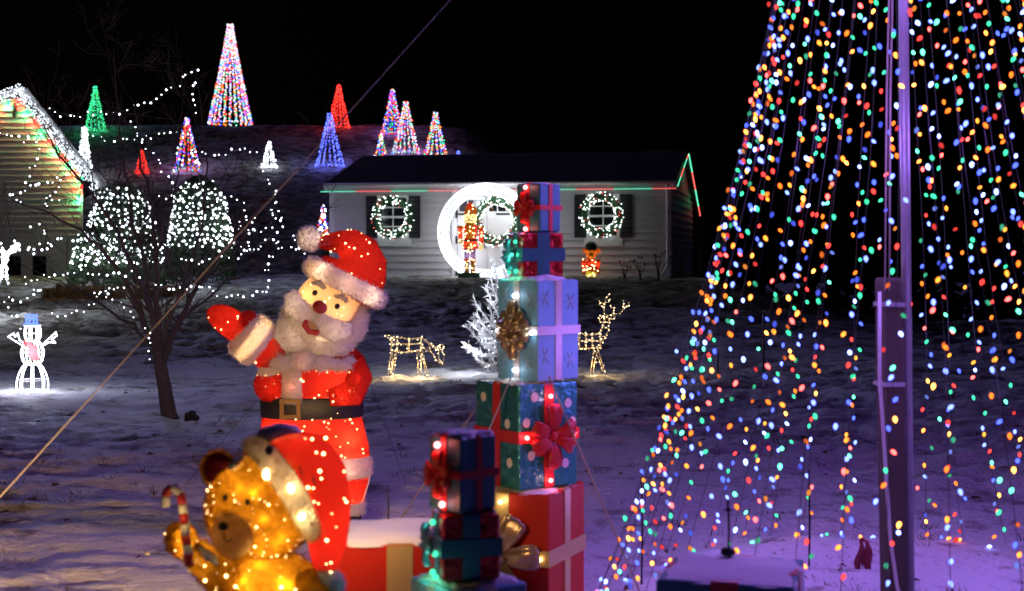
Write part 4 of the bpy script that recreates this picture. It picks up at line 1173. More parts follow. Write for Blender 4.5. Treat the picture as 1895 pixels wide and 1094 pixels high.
def build_brush():
    """dry stalks and thin shrubs round the house corner"""
    random.seed(5)
    m = paint('dry_stalk', (.06, .04, .04), .9)
    spots = [(1155, 528, 34, 'shorter dry weed in front of the wall right of the bear soldier', 10), (1185, 530, 44, 'dry weed between bear soldier and downspout', 12), (1218, 530, 52, 'dry weed nearest the downspout', 14), (1262, 532, 75, 'bare brushy bush just beyond the house corner', 26), (1295, 535, 95, 'tall bare brushy bush farther right of the house corner', 30), (1330, 540, 80, 'bare brushy bush half behind the giant light tree edge', 26)]
    for px, py, hp, lab, n in spots:
        d = 33.6 if px < 1240 else 36.5; b = P(px, py, d); b.z = ground(b.x, d); sc = d / FPX
        t = thing('dry_bush', lab, 'dry bush', b, 0, 'dry bushes at the house corner')
        st = MB(); sd = MB()
        for _ in range(n):
            a = random.uniform(0, 6.283); l = random.uniform(.05, .35) * hp / 60; h = hp * sc * random.uniform(.5, 1.1)
            pts = [Vector((math.cos(a) * l * f * f + random.gauss(0, .01), math.sin(a) * l * f * f, h * f - .05 * (f == 0))) for f in (0, .35, .7, 1)]
            st.tube(pts, [.008, .006, .005, .003], 4, cap=False)
            if random.random() < .6: sd.ell(pts[-1], (.022, .022, .035), nu=6, nv=4)
        s = st.build('stalks', m, t, False, 'stuff')
        if sd.v: sd.build('seed_heads', m, t, False, 'stuff')
build_brush()
# ------------------------------------------------------------------ waving Santa figure
M['santa_red'] = fabric('santa_red_tinsel', (0.62, 0.028, 0.02), .5, .1, vary=.45, vscale=60, glint=.15)
M['santa_white'] = fabric('white_plush', (0.92, 0.87, 0.83), .6, .03, vary=.08)
M['santa_skin'] = fabric('peach_cloth', (0.95, 0.66, 0.44), .6, .03, vary=.06)
M['belt'] = paint('black_belt', (0.014, 0.012, 0.012), .5, bump=.3, bscale=80)
M['gold_glitter'] = foil('gold_glitter', (0.8, 0.5, 0.1), .35, .7, 260, .9)
WARM = (1.0, .62, .26)

def hot_lamps(t, mb, n, depth, watts, color, front=(0, -1, .1), rad=.004, bulb=.0045, mat='g_warm', name='lamps', jit=.5):
    """small lamps of a lit figure: a bulb at the cloth and its light just behind it"""
    p, nr = sample_faces(mb, n, front=front)
    bm = MB(); bulb_mesh(bm, p + nr * .004, [bulb * random.choice((.45, .6, .8, 1.0, 1.3)) for _ in range(n)])
    bm.build(name, M[mat], t, False, 'stuff')
    return p, nr

def build_santa():
    random.seed(21)
    d = 8.0; sc = d / FPX; x0, y0 = 580, 1006
    o = P(x0, y0, d); o.z = ground(o.x, d) - .01
    t = thing('santa_figure', 'waving lit red tinsel Santa with tilted head standing on the snow', 'santa figure', o, 0)
    def q(px, py, dy=0.0): v = P(px, py, d + dy); return Vector((v.x - o.x, dy, v.z - o.z))
    def st(rows, k=.62, n=36): 
        mb = MB(); mb.stack([((xc - x0) * sc, 0, (y0 - py) * sc, hw * sc, hw * k * sc) for py, xc, hw in rows], n); return mb
    red, white = M['santa_red'], M['santa_white']
    def plush(name, mb, mat, n, l, w, parent=t):
        ob = mb.build(name, mat, parent)
        fur(mb, n, l, w).build('fur', mat, ob, False, 'stuff')
        return ob
    coat = st([(872, 584, 98), (858, 584, 101), (830, 582, 100), (800, 579, 96), (775, 577, 92), (755, 577, 91), (735, 577, 93), (715, 575, 97), (695, 575, 98), (678, 580, 94), (662, 590, 80), (648, 597, 58), (640, 598, 40)])
    plush('coat', coat, red, 9000, .009, .0022)
    band = st([(886, 585, 99), (882, 585, 104), (868, 585, 105), (853, 584, 105), (849, 584, 101)])
    plush('coat_trim', band, white, 4200, .012, .0025)
    for xc in (535, 637):
        leg = st([(948, xc, 34), (930, xc, 38), (900, xc, 44), (880, xc, 45)], .8, 20); plush('leg', leg, red, 1500, .009, .0022)
        cuff = st([(956, xc, 36), (952, xc, 40), (938, xc, 41), (934, xc, 37)], .85, 20); plush('leg_cuff', cuff, white, 1300, .012, .0025)
        bt = MB(); bt.stack([((xc - x0) * sc, 0, (y0 - py) * sc, w * sc, w * .9 * sc) for py, w in ((1008, 33), (985, 31), (955, 32))], 18); bt.ell(q(xc, 996, -.07), (33 * sc, .12, 17 * sc)); bt.build('boot', M['belt'], t)
    bl = st([(776, 577, 92.5), (774, 577, 95), (740, 577, 96), (737, 577, 94)]); bl.build('belt', M['belt'], t)
    # belt buckle: square ring
    bk = MB(); fy = -.62 * 97 * sc * .965 - .012
    for cx_, cz_, w_, h_ in ((-15.5, 0, 7, 36), (15.5, 0, 7, 36), (0, -14.5, 38, 7), (0, 14.5, 38, 7)):
        bk.box(q(537 + cx_, 757 - cz_, fy + (.001 if w_ < 10 else 0)), (w_ * sc, .014, h_ * sc))
    bk.build('belt_buckle', M['gold_glitter'], t, False)
    # placket
    pk = MB(); rr = []
    for py, hw in ((747, 94), (730, 95), (712, 98), (695, 98), (678, 94)):
        y = -.62 * hw * sc * .93 - .012
        rr.append([q(540 - 18, py, y + .018), q(540, py, y - .006), q(540 + 18, py, y - .004), q(540 + 18, py, y + .03), q(540 - 18, py, y + .04)])
    pk.rings(rr); plush('placket', pk, white, 1500, .012, .0025)
    # chest fold / hand on the hip and the arm lying along the side
    ch = MB(); ch.ell(q(508, 712, -.075), (38 * sc, .1, 34 * sc)); plush('chest_fold', ch, red, 1500, .009, .0022)
    ar = MB(); ar.tube([q(650, 668, -.02), q(662, 700, -.07), (q(652, 728, -.13)), q(610, 736, -.17)], [24 * sc, 27 * sc, 25 * sc, 15 * sc], 14); plush('arm', ar, red, 2200, .009, .0022)
    # raised arm
    up = MB(); up.tube([q(572, 690, -.02), q(535, 672, -.06), q(500, 656, -.1), q(470, 632, -.13)], [30 * sc, 34 * sc, 33 * sc, 30 * sc], 18); plush('raised_arm', up, red, 2200, .009, .0022)
    cf = MB(); cf.tube([q(486, 642, -.12), q(478, 636, -.125), q(458, 619, -.14), q(449, 611, -.145)], [40 * sc, 46 * sc, 45 * sc, 38 * sc], 20); plush('cuff', cf, white, 3400, .014, .0025)
    mt = MB(); mt.tube([q(462, 622, -.14), q(440, 607, -.15), q(420, 593, -.155), q(402, 583, -.16), q(390, 577, -.16), q(385, 575, -.16)], [33 * sc, 35 * sc, 34 * sc, 28 * sc, 17 * sc, 5 * sc], 18, flat=.75); mi = plush('mitten', mt, red, 2600, .009, .0022)
    th = MB(); th.tube([q(448, 602, -.17), q(458, 590, -.18), q(465, 581, -.18), q(467, 576, -.18)], [15 * sc, 14 * sc, 12 * sc, 5 * sc], 12); plush('thumb', th, red, 500, .008, .002, mi)
    # fur collar
    co = MB()
    for px, py, rx, rz, dy in ((500, 685, 22, 13, -.13), (525, 672, 28, 16, -.16), (560, 668, 30, 17, -.17), (595, 672, 30, 15, -.16), (625, 676, 26, 11, -.13), (540, 655, 26, 14, -.12), (600, 655, 34, 16, -.1), (645, 668, 14, 8, -.09)):
        co.ell(q(px, py, dy), (rx * sc, .05, rz * sc), lump=.15, seed=px)
    plush('fur_collar', co, white, 4200, .02, .0024)
    # head in its own tilted frame
    th_ = R(30); X = Vector((math.cos(th_), 0, -math.sin(th_))); Z = Vector((math.sin(th_), 0, math.cos(th_))); C = q(595, 569, -.06)
    RM = Matrix.Rotation(th_, 3, 'Y')
    def hp(u, v, w=0.0):
        p = o + C + (X * u + Z * v) * sc; k = (p.y - w * sc) / p.y
        return Vector((p.x * k - o.x, p.y - w * sc - o.y, CAM_H + (p.z - CAM_H) * k - o.z))
    hd = MB(); hd.ell(hp(10, 8, 0), (62 * sc, 52 * sc, 66 * sc), Rm=RM, nu=28, nv=18); head = hd.build('head', M['santa_skin'], t)
    be = MB(); be.ell(hp(22, -42, 0), (68 * sc, 48 * sc, 52 * sc), Rm=RM, lump=.08, lf=5, nu=28, nv=16)
    be.ell(hp(60, -5, -6), (32 * sc, 36 * sc, 52 * sc), Rm=RM, lump=.1); be.ell(hp(-14, -70, 12), (44 * sc, 34 * sc, 36 * sc), Rm=RM, lump=.1, seed=2); be.ell(hp(-46, -28, 6), (16 * sc, 22 * sc, 30 * sc), Rm=RM, lump=.1)
    plush('beard', be, white, 8000, .018, .0022, head)
    mo = MB(); mo.tube([hp(0, -19, 52), hp(-24, -25, 54), hp(-44, -22, 46), hp(-54, -10, 40), hp(-52, 2, 38)], [12 * sc, 18 * sc, 19 * sc, 16 * sc, 8 * sc], 12)
    mo.tube([hp(0, -19, 52), hp(24, -26, 54), hp(46, -24, 48), hp(58, -13, 42), hp(56, -1, 40)], [12 * sc, 18 * sc, 20 * sc, 17 * sc, 8 * sc], 12)
    plush('moustache', mo, white, 3000, .014, .0025, head)
    ns = MB(); ns.ell(hp(-3, -1, 66), (14 * sc, 13 * sc, 12 * sc), Rm=RM, nu=10, nv=6); ns.build('nose', paint('red_nose', (.3, .015, .012), .5), head, False)
    ml = MB(); ml.tube([hp(-16 + 4, -33, 60), hp(-11, -44, 60), hp(2, -50, 61), hp(15, -46, 60), hp(20, -36, 59)], 5 * sc, 8); ml.build('mouth', paint('red_mouth', (.42, .02, .018), .6), head)
    tg = MB(); tg.ell(hp(3, -36, 56), (13 * sc, 6 * sc, 10 * sc), Rm=RM); tg.build('tongue', M['santa_skin'], head)
    for u, v in ((-24, 17), (24, 16)):
        ey = MB(); ey.ell(hp(u, v, 51 if u < 0 else 52), (5 * sc, 4 * sc, 5.5 * sc), Rm=RM, nu=12, nv=8); ey.build('eye', paint('black_button', (.008, .008, .008), .12), head)
        eb = MB(); eb.tube([hp(u - 13, v + 14, 48), hp(u - 2, v + 21, 51), hp(u + 12, v + 16, 48)], [5 * sc, 8 * sc, 5 * sc], 8, flat=.6); plush('eyebrow', eb, white, 250, .01, .002, head)
    hb = MB(); hb.tube([hp(15 + 66 * math.cos(a), 61 + 4 * math.cos(a), 54 * math.sin(a)) for a in np.linspace(0, 6.283, 28)[:-1]], 17.5 * sc, 10, closed=True, cap=False); plush('hat_band', hb, white, 5200, .016, .0025)
    ht = MB(); ht.tube([hp(15, 52), hp(18, 72), hp(19, 92), hp(15, 108), hp(4, 121), hp(-15, 126), hp(-35, 119), hp(-52, 108), hp(-66, 102)], [62 * sc, 64 * sc, 60 * sc, 52 * sc, 41 * sc, 29 * sc, 20 * sc, 14 * sc, 9 * sc], 24, flat=.85, up=Vector((0, 1, 0)))
    plush('hat', ht, red, 6500, .009, .0022)
    pp = MB(); pp.ell(hp(-82, 99), (21 * sc,) * 3, lump=.06); plush('pompom', pp, white, 1800, .018, .0025)
    # its lamps
    hot_lamps(t, coat, 75, .02, 0, WARM, name='coat_lamps'); hot_lamps(t, ht, 26, .02, 0, WARM, name='hat_lamps'); hot_lamps(t, mt, 6, .02, 0, WARM, name='mitten_lamps')
    hot_lamps(t, ch, 4, .02, 0, WARM, name='chest_lamps'); hot_lamps(t, ar, 6, .02, 0, WARM, name='arm_lamps'); hot_lamps(t, up, 4, .02, 0, WARM, name='sleeve_lamps')
    fl = MB(); bulb_mesh(fl, [hp(4, 22, 54), hp(0, 12, 55), hp(36, 20, 44), hp(40, 5, 44), hp(-44, 8, 38), hp(-38, 26, 40), hp(30, 4, 50)], [.004, .0055, .003, .003, .0035, .003, .0025]); fl.build('face_lamps', M['g_warm'], head, False, 'stuff')
    for px, py, dy, w in ((575, 840, 0, 6), (520, 815, -.08, 2.4), (640, 815, -.08, 2.4), (578, 775, -.03, 3), (535, 715, -.1, 2.2), (615, 712, -.06, 2.6), (590, 665, 0, 1.2), (637, 912, -.02, 2), (535, 912, -.02, 1.6), (515, 660, -.09, 1.4), (465, 628, -.13, 2.2), (428, 598, -.155, .9), (657, 700, -.06, .8), (635, 732, -.14, .5), (508, 715, -.1, .6)):
        lamp('santa_lamp', q(px, py, dy), w, WARM, .02, t)
    for u, v, w_, w in ((0, 15, 10, .8), (-25, 5, 25, .3), (30, 10, 25, .3), (20, -40, 10, 3.4), (-20, -70, 15, 1.8), (60, -10, 0, 1.6), (20, 85, 0, 1.5), (0, 112, 0, .5), (-30, 50, 30, .25)):
        lamp('santa_lamp', hp(u, v, w_), w * (1.25 if v < -5 else 1), (1, .8, .6) if v < -5 else WARM, .02, t)
    for px, py, dy, w in ((540, 865, -.12, 1.2), (640, 868, -.12, 1.2), (585, 868, -.15, .8), (560, 668, -.14, .5), (610, 668, -.13, .5), (540, 715, -.165, .12)): lamp('trim_lamp', q(px, py, dy), w, (1, .74, .5), .02, t)
    for u, v, w_, w in ((-30, 61, 46, .16), (20, 62, 53, .25), (65, 62, 40, .22), (-82, 99, 0, .2), (-40, -22, 46, .12), (42, -24, 46, .12)): lamp('trim_lamp', hp(u, v, w_), w, (1, .74, .5), .02, t)
    lamp('buckle_fill', q(537, 752, fy - .12), .12, WARM, .02, t)  # added lamp before the buckle, only to make its gold shine
    # power lead hanging from the trim
    cd = thing('power_lead', 'pale power lead hanging from the Santa coat hem', 'cable', o, 0)
    mb = MB(); mb.tube([q(684, 845, -.02), q(686, 865, -.03), q(683, 890, -.03), q(672, 925, -.04), q(660, 948, -.05), q(655, 985, -.05), q(640, 1004, -.1)], .004, 6); mb.build('cable', M['white_wire'], cd)
build_santa()

# ------------------------------------------------------------------ bear with Santa hat
def build_bear():
    random.seed(22)
    d = 4.3; sc = d / FPX; x0 = 480
    o = P(x0, 1440, d); o.z = ground(o.x, d)
    y0 = HY + (CAM_H - o.z) / sc
    amber = fabric('amber_tinsel', (0.66, 0.26, 0.018), .5, .08, vary=.85, vscale=34, glint=.3)
    hatred = fabric('hat_red_cloth', (0.72, 0.03, 0.03), .5, .06, vary=.15, vscale=14)
    cream = fabric('cream_plush', (0.85, 0.72, 0.5), .5, .03, vary=.08)
    t = thing('bear_figure', 'lit amber bear in red Santa hat holding a candy cane', 'bear figure', o, 0)
    def q(px, py, dy=0.0): v = P(px, py, d + dy); return Vector((v.x - o.x, dy, v.z - o.z))
    def plush(name, mb, mat, n, l, w, parent=t):
        ob = mb.build(name, mat, parent); fur(mb, n, l, w).build('fur', mat, ob, False, 'stuff'); return ob
    bd = MB(); bd.stack([((xc - x0) * sc, 0, (y0 - py) * sc, hw * sc, hw * .75 * sc) for py, xc, hw in ((1400, 490, 105), (1360, 490, 125), (1280, 490, 135), (1200, 490, 130), (1120, 490, 112), (1075, 490, 98), (1045, 488, 88), (1025, 484, 60))], 32); plush('body', bd, amber, 12000, .013, .0014)
    for xc in (425, 555):
        ft = MB(); ft.stack([((xc - x0) * sc, 0, (y0 - py) * sc, w * sc, w * sc) for py, w in ((1470, 45), (1420, 50), (1380, 52))], 20); ft.ell(q(xc, 1440, -.07), (52 * sc, .13, 32 * sc)); plush('leg', ft, amber, 1200, .011, .0022)
    hd = MB(); hd.ell(q(480, 938), (98 * sc, 90 * sc, 103 * sc), nu=32, nv=22); head = plush('head', hd, amber, 13000, .013, .0014)
    mz = MB(); mz.ell(q(432, 988, -.115), (40 * sc, 38 * sc, 43 * sc), Rm=Matrix.Rotation(.3, 3, 'Z')); mzo = plush('muzzle', mz, fabric('tan_cloth', (.62, .42, .2), .45, .03), 900, .004, .0015, head)
    for pts in ([(400, 965), (410, 985)],): pass
    ns = MB(); ns.ell(q(413, 974, -.172), (9.5 * sc, 8 * sc, 8 * sc)); ns.build('nose', M['black'], mzo)
    sm = MB(); sm.tube([q(414, 985, -.177), q(415, 998, -.177), q(421, 1003, -.177), q(430, 998, -.176)], .0022, 6); sm.build('smile', M['black'], mzo)
    for px, py, dy in ((417, 921, -.122), (458, 929, -.146)):
        ey = MB(); ey.ell(q(px, py, dy), (5 * sc, 4 * sc, 6 * sc)); ey.build('eye', M['black'], head)
    er = MB(); er.ell(q(404, 868, -.02), (34 * sc, 16 * sc, 36 * sc)); ear = plush('ear', er, amber, 900, .011, .0022, head)
    ei = MB(); ei.ell(q(403, 868, -.035), (27 * sc, 12 * sc, 29 * sc)); ei.build('ear_lining', fabric('plum_cloth', (.28, .03, .05), .3, 0), ear)
    ar = MB(); ar.tube([q(432, 1090, -.05), q(405, 1062, -.09), q(375, 1035, -.12), q(352, 1015, -.13)], [36 * sc, 34 * sc, 30 * sc, 24 * sc], 16); plush('arm', ar, amber, 1500, .011, .0022)
    pw = MB(); pw.ell(q(336, 1000, -.135), (28 * sc, 24 * sc, 33 * sc), Rm=Matrix.Rotation(-.5, 3, 'Y')); paw = plush('paw', pw, amber, 900, .011, .0022)
    for px, py in ((322, 978), (316, 995), (320, 1012)):
        fg = MB(); fg.ell(q(px, py, -.15), (11 * sc, 10 * sc, 9 * sc)); plush('toe', fg, amber, 150, .008, .002, paw)
    a2 = MB(); a2.tube([q(560, 1075, -.03), q(592, 1120, -.08), q(598, 1190, -.1)], [34 * sc, 36 * sc, 30 * sc], 14); plush('arm', a2, amber, 1200, .011, .0022)
    # hat
    hb = MB(); hb.tube([q(466, 822, .02), q(474, 822, -.04), q(496, 846, -.10), q(524, 884, -.135), (q(549, 925, -.135)), q(566, 960, -.11), q(580, 985, -.06), q(590, 990, 0)], [20 * sc, 23 * sc, 24 * sc, 24 * sc, 23 * sc, 21 * sc, 17 * sc, 13 * sc], 14, flat=.7); plush('hat_band', hb, cream, 3500, .009, .002)
    ht = MB(); ht.tube([q(502, 868, 0), q(535, 864, 0), q(562, 868, 0), q(584, 892, 0), q(598, 930, 0), q(605, 970, 0), q(606, 1010, -.01), q(603, 1040, -.02), q(602, 1058, -.03)], [60 * sc, 70 * sc, 72 * sc, 62 * sc, 52 * sc, 43 * sc, 35 * sc, 27 * sc, 20 * sc], 24, flat=1.0, up=Vector((0, 1, 0))); ho = ht.build('hat', hatred, t)
    fur(ht, 2500, .004, .0015).build('fur', hatred, ho, False, 'stuff')
    for px, py in ((553, 862), (578, 882), (532, 878)):
        sm = MB(); sm.tube([q(px, py, -.117), q(px + 6, py + 16, -.117)], .0025, 5); sm.build('seam_knot', M['belt'], ho)
    kn = MB(); kn.ell(q(498, 833, -.125), (7 * sc, 6 * sc, 9 * sc)); kn.build('tie_hole', M['black'], ho)
    pp = MB(); pp.ell(q(606, 1084, -.035), (30 * sc, 28 * sc, 30 * sc)); plush('pompom', pp, fabric('pale_plush', (.75, .85, .85), .4, .02), 1500, .012, .002)
    sn = MB(); sn.tube([q(470, 818, -.01), q(490, 808, -.03), q(520, 799, -.03), q(545, 799, -.02), q(560, 806, 0)], [8 * sc, 17 * sc, 16 * sc, 11 * sc, 5 * sc], 12); sn.build('snow_patch', M['cap'], t)
    s2 = MB(); s2.ell(q(438, 858, -.03), (20 * sc, .05, 10 * sc), Rm=Matrix.Rotation(.75, 3, 'Y').inverted()); s2.build('snow_patch', M['cap'], t)
    s3 = MB(); s3.tube([q(362, 1012, -.15), q(385, 1030, -.15), q(402, 1045, -.14)], [5 * sc, 9 * sc, 5 * sc], 10); s3.build('snow_patch', M['cap'], t)
    # lamps, glowing glints and an added cane light
    hot_lamps(t, hd, 18, 0, 0, WARM, bulb=.0045, name='head_lamps', front=(0, -1, 0)); hot_lamps(t, bd, 18, 0, 0, WARM, bulb=.0045, name='body_lamps'); hot_lamps(t, ht, 26, 0, 0, WARM, bulb=.0042, name='hat_lamps')
    hot_lamps(t, ar, 5, 0, 0, WARM, bulb=.004, name='arm_lamps')
    for m_, k_ in ((hd, 90), (bd, 90), (ar, 20), (pw, 14)): hot_lamps(t, m_, k_, 0, 0, WARM, bulb=.0016, name='painted_glints')  # tiny glowing specks stand in for sparkle on the tinsel
    BW = (1.0, .66, .2)
    for px, py, dy, w in ((480, 940, 0, 1.8), (440, 900, -.06, .45), (500, 990, -.07, .6), (455, 960, -.09, .3), (480, 1045, -.06, .6), (480, 1100, -.05, 1.5), (440, 1085, -.09, .35), (530, 1085, -.09, .35), (490, 1200, 0, 2), (375, 1035, -.12, .3), (336, 1000, -.135, .45), (545, 850, -.02, .55), (575, 905, 0, .6), (600, 960, 0, .45), (432, 988, -.11, .16), (604, 1015, -.01, .25), (425, 1400, 0, .6), (555, 1400, 0, .6),
                          (447, 905, -.115, .05), (470, 912, -.125, .06), (487, 958, -.13, .06), (525, 1003, -.12, .07), (395, 990, -.09, .05), (480, 1030, -.12, .06), (450, 1075, -.11, .06), (520, 1075, -.11, .06), (325, 985, -.14, .05), (330, 1015, -.145, .06), (325, 960, -.24, .05), (404, 868, -.0, .14)):  # the one farthest forward is added to brighten the candy cane
        lamp('bear_lamp', q(px, py, dy), w * (.85 if w > .1 else 2.6), BW, .012, t)
    for px, py, dy in ((497, 878, -.15), (540, 905, -.16), (560, 953, -.145)):
        lamp('band_lamp', q(px, py, dy + .035), .12, (1, .85, .5), .008, t)
        bb = MB(); bb.ell(q(px - 3, py, dy + .002), (8 * sc, 5 * sc, 10 * sc), nu=10, nv=6); bb.build('bulb', M['g_warm'], t)
    # two added warm spots stand in for unseen light on snow, Santa and gifts
    def beam(loc, aim, watts, deg):
        l = bpy.data.lights.new('warm_fill_spot', 'SPOT'); l.energy = watts; l.color = (1, .58, .24); l.spot_size = R(deg); l.spot_blend = .8; l.shadow_soft_size = .06
        ob = bpy.data.objects.new('warm_fill_spot', l); COL.objects.link(ob); ob.parent = t; ob.location = loc
        ob.rotation_euler = (Vector(aim) - Vector(loc)).to_track_quat('-Z', 'Y').to_euler()
    beam(q(318, 1230, .1), q(100, 1440, 2.2), 420, 120)
    beam(q(520, 790, .12), q(640, 860, 3.8), 48, 110)
    # candy cane in its paw
    cane = thing('candy_cane', 'red and white striped candy cane held in the bear paw', 'candy cane', o, 0)
    path = [(306, 938), (306, 922), (310, 908), (318, 902), (328, 905), (335, 918), (339, 940), (342, 970), (345, 1000), (348, 1025), (351, 1048)]
    pts = [q(px, py, -.172) for px, py in path]; dense = []
    for i in range(len(pts) - 1):
        for k in range(3): dense.append(pts[i].lerp(pts[i + 1], k / 3))
    dense.append(pts[-1])
    wh, rd = paint('cane_white', (.8, .74, .72), .35), paint('cane_red', (.5, .02, .03), .35)
    total = 0; seg = []; cur = [dense[0]]; col = 0
    for a, b in zip(dense, dense[1:]):
        cur.append(b); total += (b - a).length
        if total > .026:
            mb = MB(); mb.tube(cur, 8.5 * sc, 12); mb.build('stripe', (wh, rd)[col], cane); cur = [b]; total = 0; col = 1 - col
    if len(cur) > 1: mb = MB(); mb.tube(cur, 8.5 * sc, 12); mb.build('stripe', (wh, rd)[col], cane)
build_bear()

# ------------------------------------------------------------------ gift boxes
M['teal'] = foil('teal_wrap', (0.05, 0.22, 0.30), .42, .15, 14, .25)
M['teal_foil'] = foil('teal_foil', (0.045, 0.30, 0.32), .2, .6, 26, .7)
M['ice'] = foil('ice_blue_wrap', (0.20, 0.47, 0.74), .45, .05, 10, .2)
M['redwrap'] = paint('red_wrap', (0.5, 0.025, 0.015), .5, vary=.08, spec=.2)
M['redfoil'] = foil('red_foil', (0.6, 0.03, 0.04), .22, .6, 28, .8)
M['redrib'] = paint('red_ribbon', (0.6, 0.03, 0.035), .4)
M['goldrib'] = foil('gold_ribbon', (0.62, 0.46, 0.2), .35, .35, 8, .2)
M['silver'] = foil('silver_ribbon', (0.62, 0.58, 0.60), .35, .2, 8, .2)
M['tealrib'] = paint('teal_ribbon', (0.035, 0.15, 0.27), .45)
M['bronze'] = foil('bronze_bow', (0.44, 0.33, 0.22), .3, .6, 12, .3)
M['redbow'] = paint('red_bow', (0.62, 0.02, 0.03), .35, bump=.2, bscale=20)
M['g_pink'] = glow('bulb_pink_red', (1.0, 0.25, 0.25), 9)
M['dot'] = paint('white_dot', (.8, .8, .8), .5)

def snow_cap(parent, w, dth, h, z, seed, off=(0, 0)):
    n = 14; mb = MB(); vs = []; fs = []
    for j in range(n + 1):
        for i in range(n + 1):
            u, v = i / n * 2 - 1, j / n * 2 - 1
            e = max(0, 1 - max(abs(u), abs(v)) ** 5)
            k = .75 + .5 * float(vnoise(np.array(u * 1.7 + seed), np.array(v * 1.7 + seed * 3), seed)) + .25 * float(vnoise(np.array(u * 5 + seed), np.array(v * 5), seed))
            vs.append((u * w / 2 + off[0] + .012 * math.sin(v * 7 + seed) * abs(u), v * dth / 2 + off[1] + .012 * math.sin(u * 6 + seed) * abs(v), z - .004 + h * k * (e ** .6)))
    for j in range(n):
        for i in range(n):
            a = j * (n + 1) + i; fs.append((a, a + 1, a + n + 2, a + n + 1))
    mb.add(vs, fs); return mb.build('snow_cap', M['cap'], parent)

def rbox(mb, w, h, z0, b=.006):
    """upright box with softened edges"""
    r = w / 2
    def ring(s, z): k = s - b; return [Vector(p) for p in ((-k, -s, z), (k, -s, z), (s, -k, z), (s, k, z), (k, s, z), (-k, s, z), (-s, k, z), (-s, -k, z))]
    return mb.rings([ring(r - b, z0), ring(r, z0 + b), ring(r, z0 + h - b), ring(r - b, z0 + h)])

def make_bow(parent, loc, face, size, mat, style):
    bow = link('bow', None, parent, loc=loc, rot=(0, 0, 0 if face == 'R' else R(-90)))
    def loop(a, ln, wd, lift, tilt=0):
        c, s = math.cos(a), math.sin(a); pts = []; rad = []
        for k, (f, w_) in enumerate(((.06, .28), (.22, .5), (.45, .75), (.72, .95), (.9, 1.0), (.98, .85), (1.0, .6))):
            pts.append(Vector((c * f * ln, -(lift * math.sin(f * 2.6) + .006), s * f * ln))); rad.append(wd * w_)
        mb = MB(); mb.tube(pts, [x * 1.2 for x in rad], 14, flat=.34, up=Vector((0, -1, 0)))
        # gathers running along the loop
        for i, v in enumerate(mb.v):
            ph = (i % 14) / 14 * 6.283; g = 1 + .2 * math.cos(5 * ph); mb.v[i] = (v[0], v[1] * g, v[2])
        mb.build('loop', mat, bow)
    if style == 'cross':
        for a in (90, 270): loop(R(a), size * 1.15, size * .28, size * .28)
        for a in (20, 160, 205, 335): loop(R(a), size, size * .27, size * .34)
    elif style == 'six':
        for a in (5, 62, 118, 175, 242, 298): loop(R(a), size, size * .25, size * .26)
    elif style == 'four':
        for a in (0, 90, 180, 270): loop(R(a + 8), size, size * .36, size * .35)
    else:
        for a in range(0, 360, 36): loop(R(a + 90), size * (1.2 if a in (0, 180) else .95), size * .2, size * .2)
        for a in range(18, 360, 60): loop(R(a), size * .6, size * .17, size * .42)
    mb = MB(); mb.ell((0, -size * .22, 0), (size * .2, size * .16, size * .2)); mb.build('knot', mat, bow)

def gift(label, corner, wl, wr, d, z0, z1, body, rib, bow=None, lamps=(), lmat='g_warm', lcol=WARM, lw=.4, dots=(), vert=None, rw=.16, hz=.5):
    sc = d / FPX; s = math.hypot(wl, wr) * sc; th = math.atan2(wl, wr)
    x = (corner + (wr - wl) / 2 - CX) * sc; h = z1 - z0
    g = thing('gift_box', label, 'gift box', (x, d, z0), th, 'light-up gift boxes')
    rbox(MB(), s, h, 0).build('wrapped_box', body, g, False)
    for k in range(4):
        a = k * math.pi / 2; Rm = Matrix.Rotation(a, 3, 'Z')
        mb = MB(); mb.box(Rm @ Vector((0, -s / 2 - .0015, h / 2)), (s * rw, .005, h - .004) if k % 2 == 0 else (.005, s * rw, h - .004)); mb.build('ribbon', rib, g, False)
    mb = MB()
    for k in range(4):
        Rm = Matrix.Rotation(k * math.pi / 2, 3, 'Z'); mb.box(Rm @ Vector((0, -s / 2 - .003, h * hz)), (s + .011, .006, s * rw) if k % 2 == 0 else (.006, s + .011, s * rw))
    mb.build('ribbon_band', rib, g, False)
    def fp(face, u, v, out=.012): return Vector((u * s, -s / 2 - out, v * h)) if face == 'R' else Vector((-s / 2 - out, -u * s, v * h))
    for k in (0, 1):
        mb = MB(); mb.box((0, 0, h + .001), (s * rw, s - .01, .006) if k == 0 else (s - .01, s * rw, .008)); mb.build('ribbon', rib, g, False)
    if bow: make_bow(g, fp(bow[0], 0, hz, .008), bow[0], bow[1] * s, bow[2], bow[3])
    for face, u, v in lamps:
        mb = MB(); mb.ell(fp(face, u, v, .016), (.0095,) * 3, nu=10, nv=6); mb.build('bulb', M[lmat], g)
        lamp('bulb_glow', fp(face, u, v, .045), lw, lcol, .01, g)
    for face, u, v in dots:
        rr = s * .06
        mb = MB(); c = fp(face, u, v, .002); Rm = Matrix.Rotation(0 if face == 'R' else R(-90), 3, 'Z')
        mb.rings([[c + Rm @ Vector((rr * math.cos(a), -k * .002, rr * math.sin(a) * 1.1)) for a in np.linspace(0, 6.283, 17)[:-1]] for k in (0, 1)]); mb.build('dot', M['dot'], g, False)
    return g, s, h

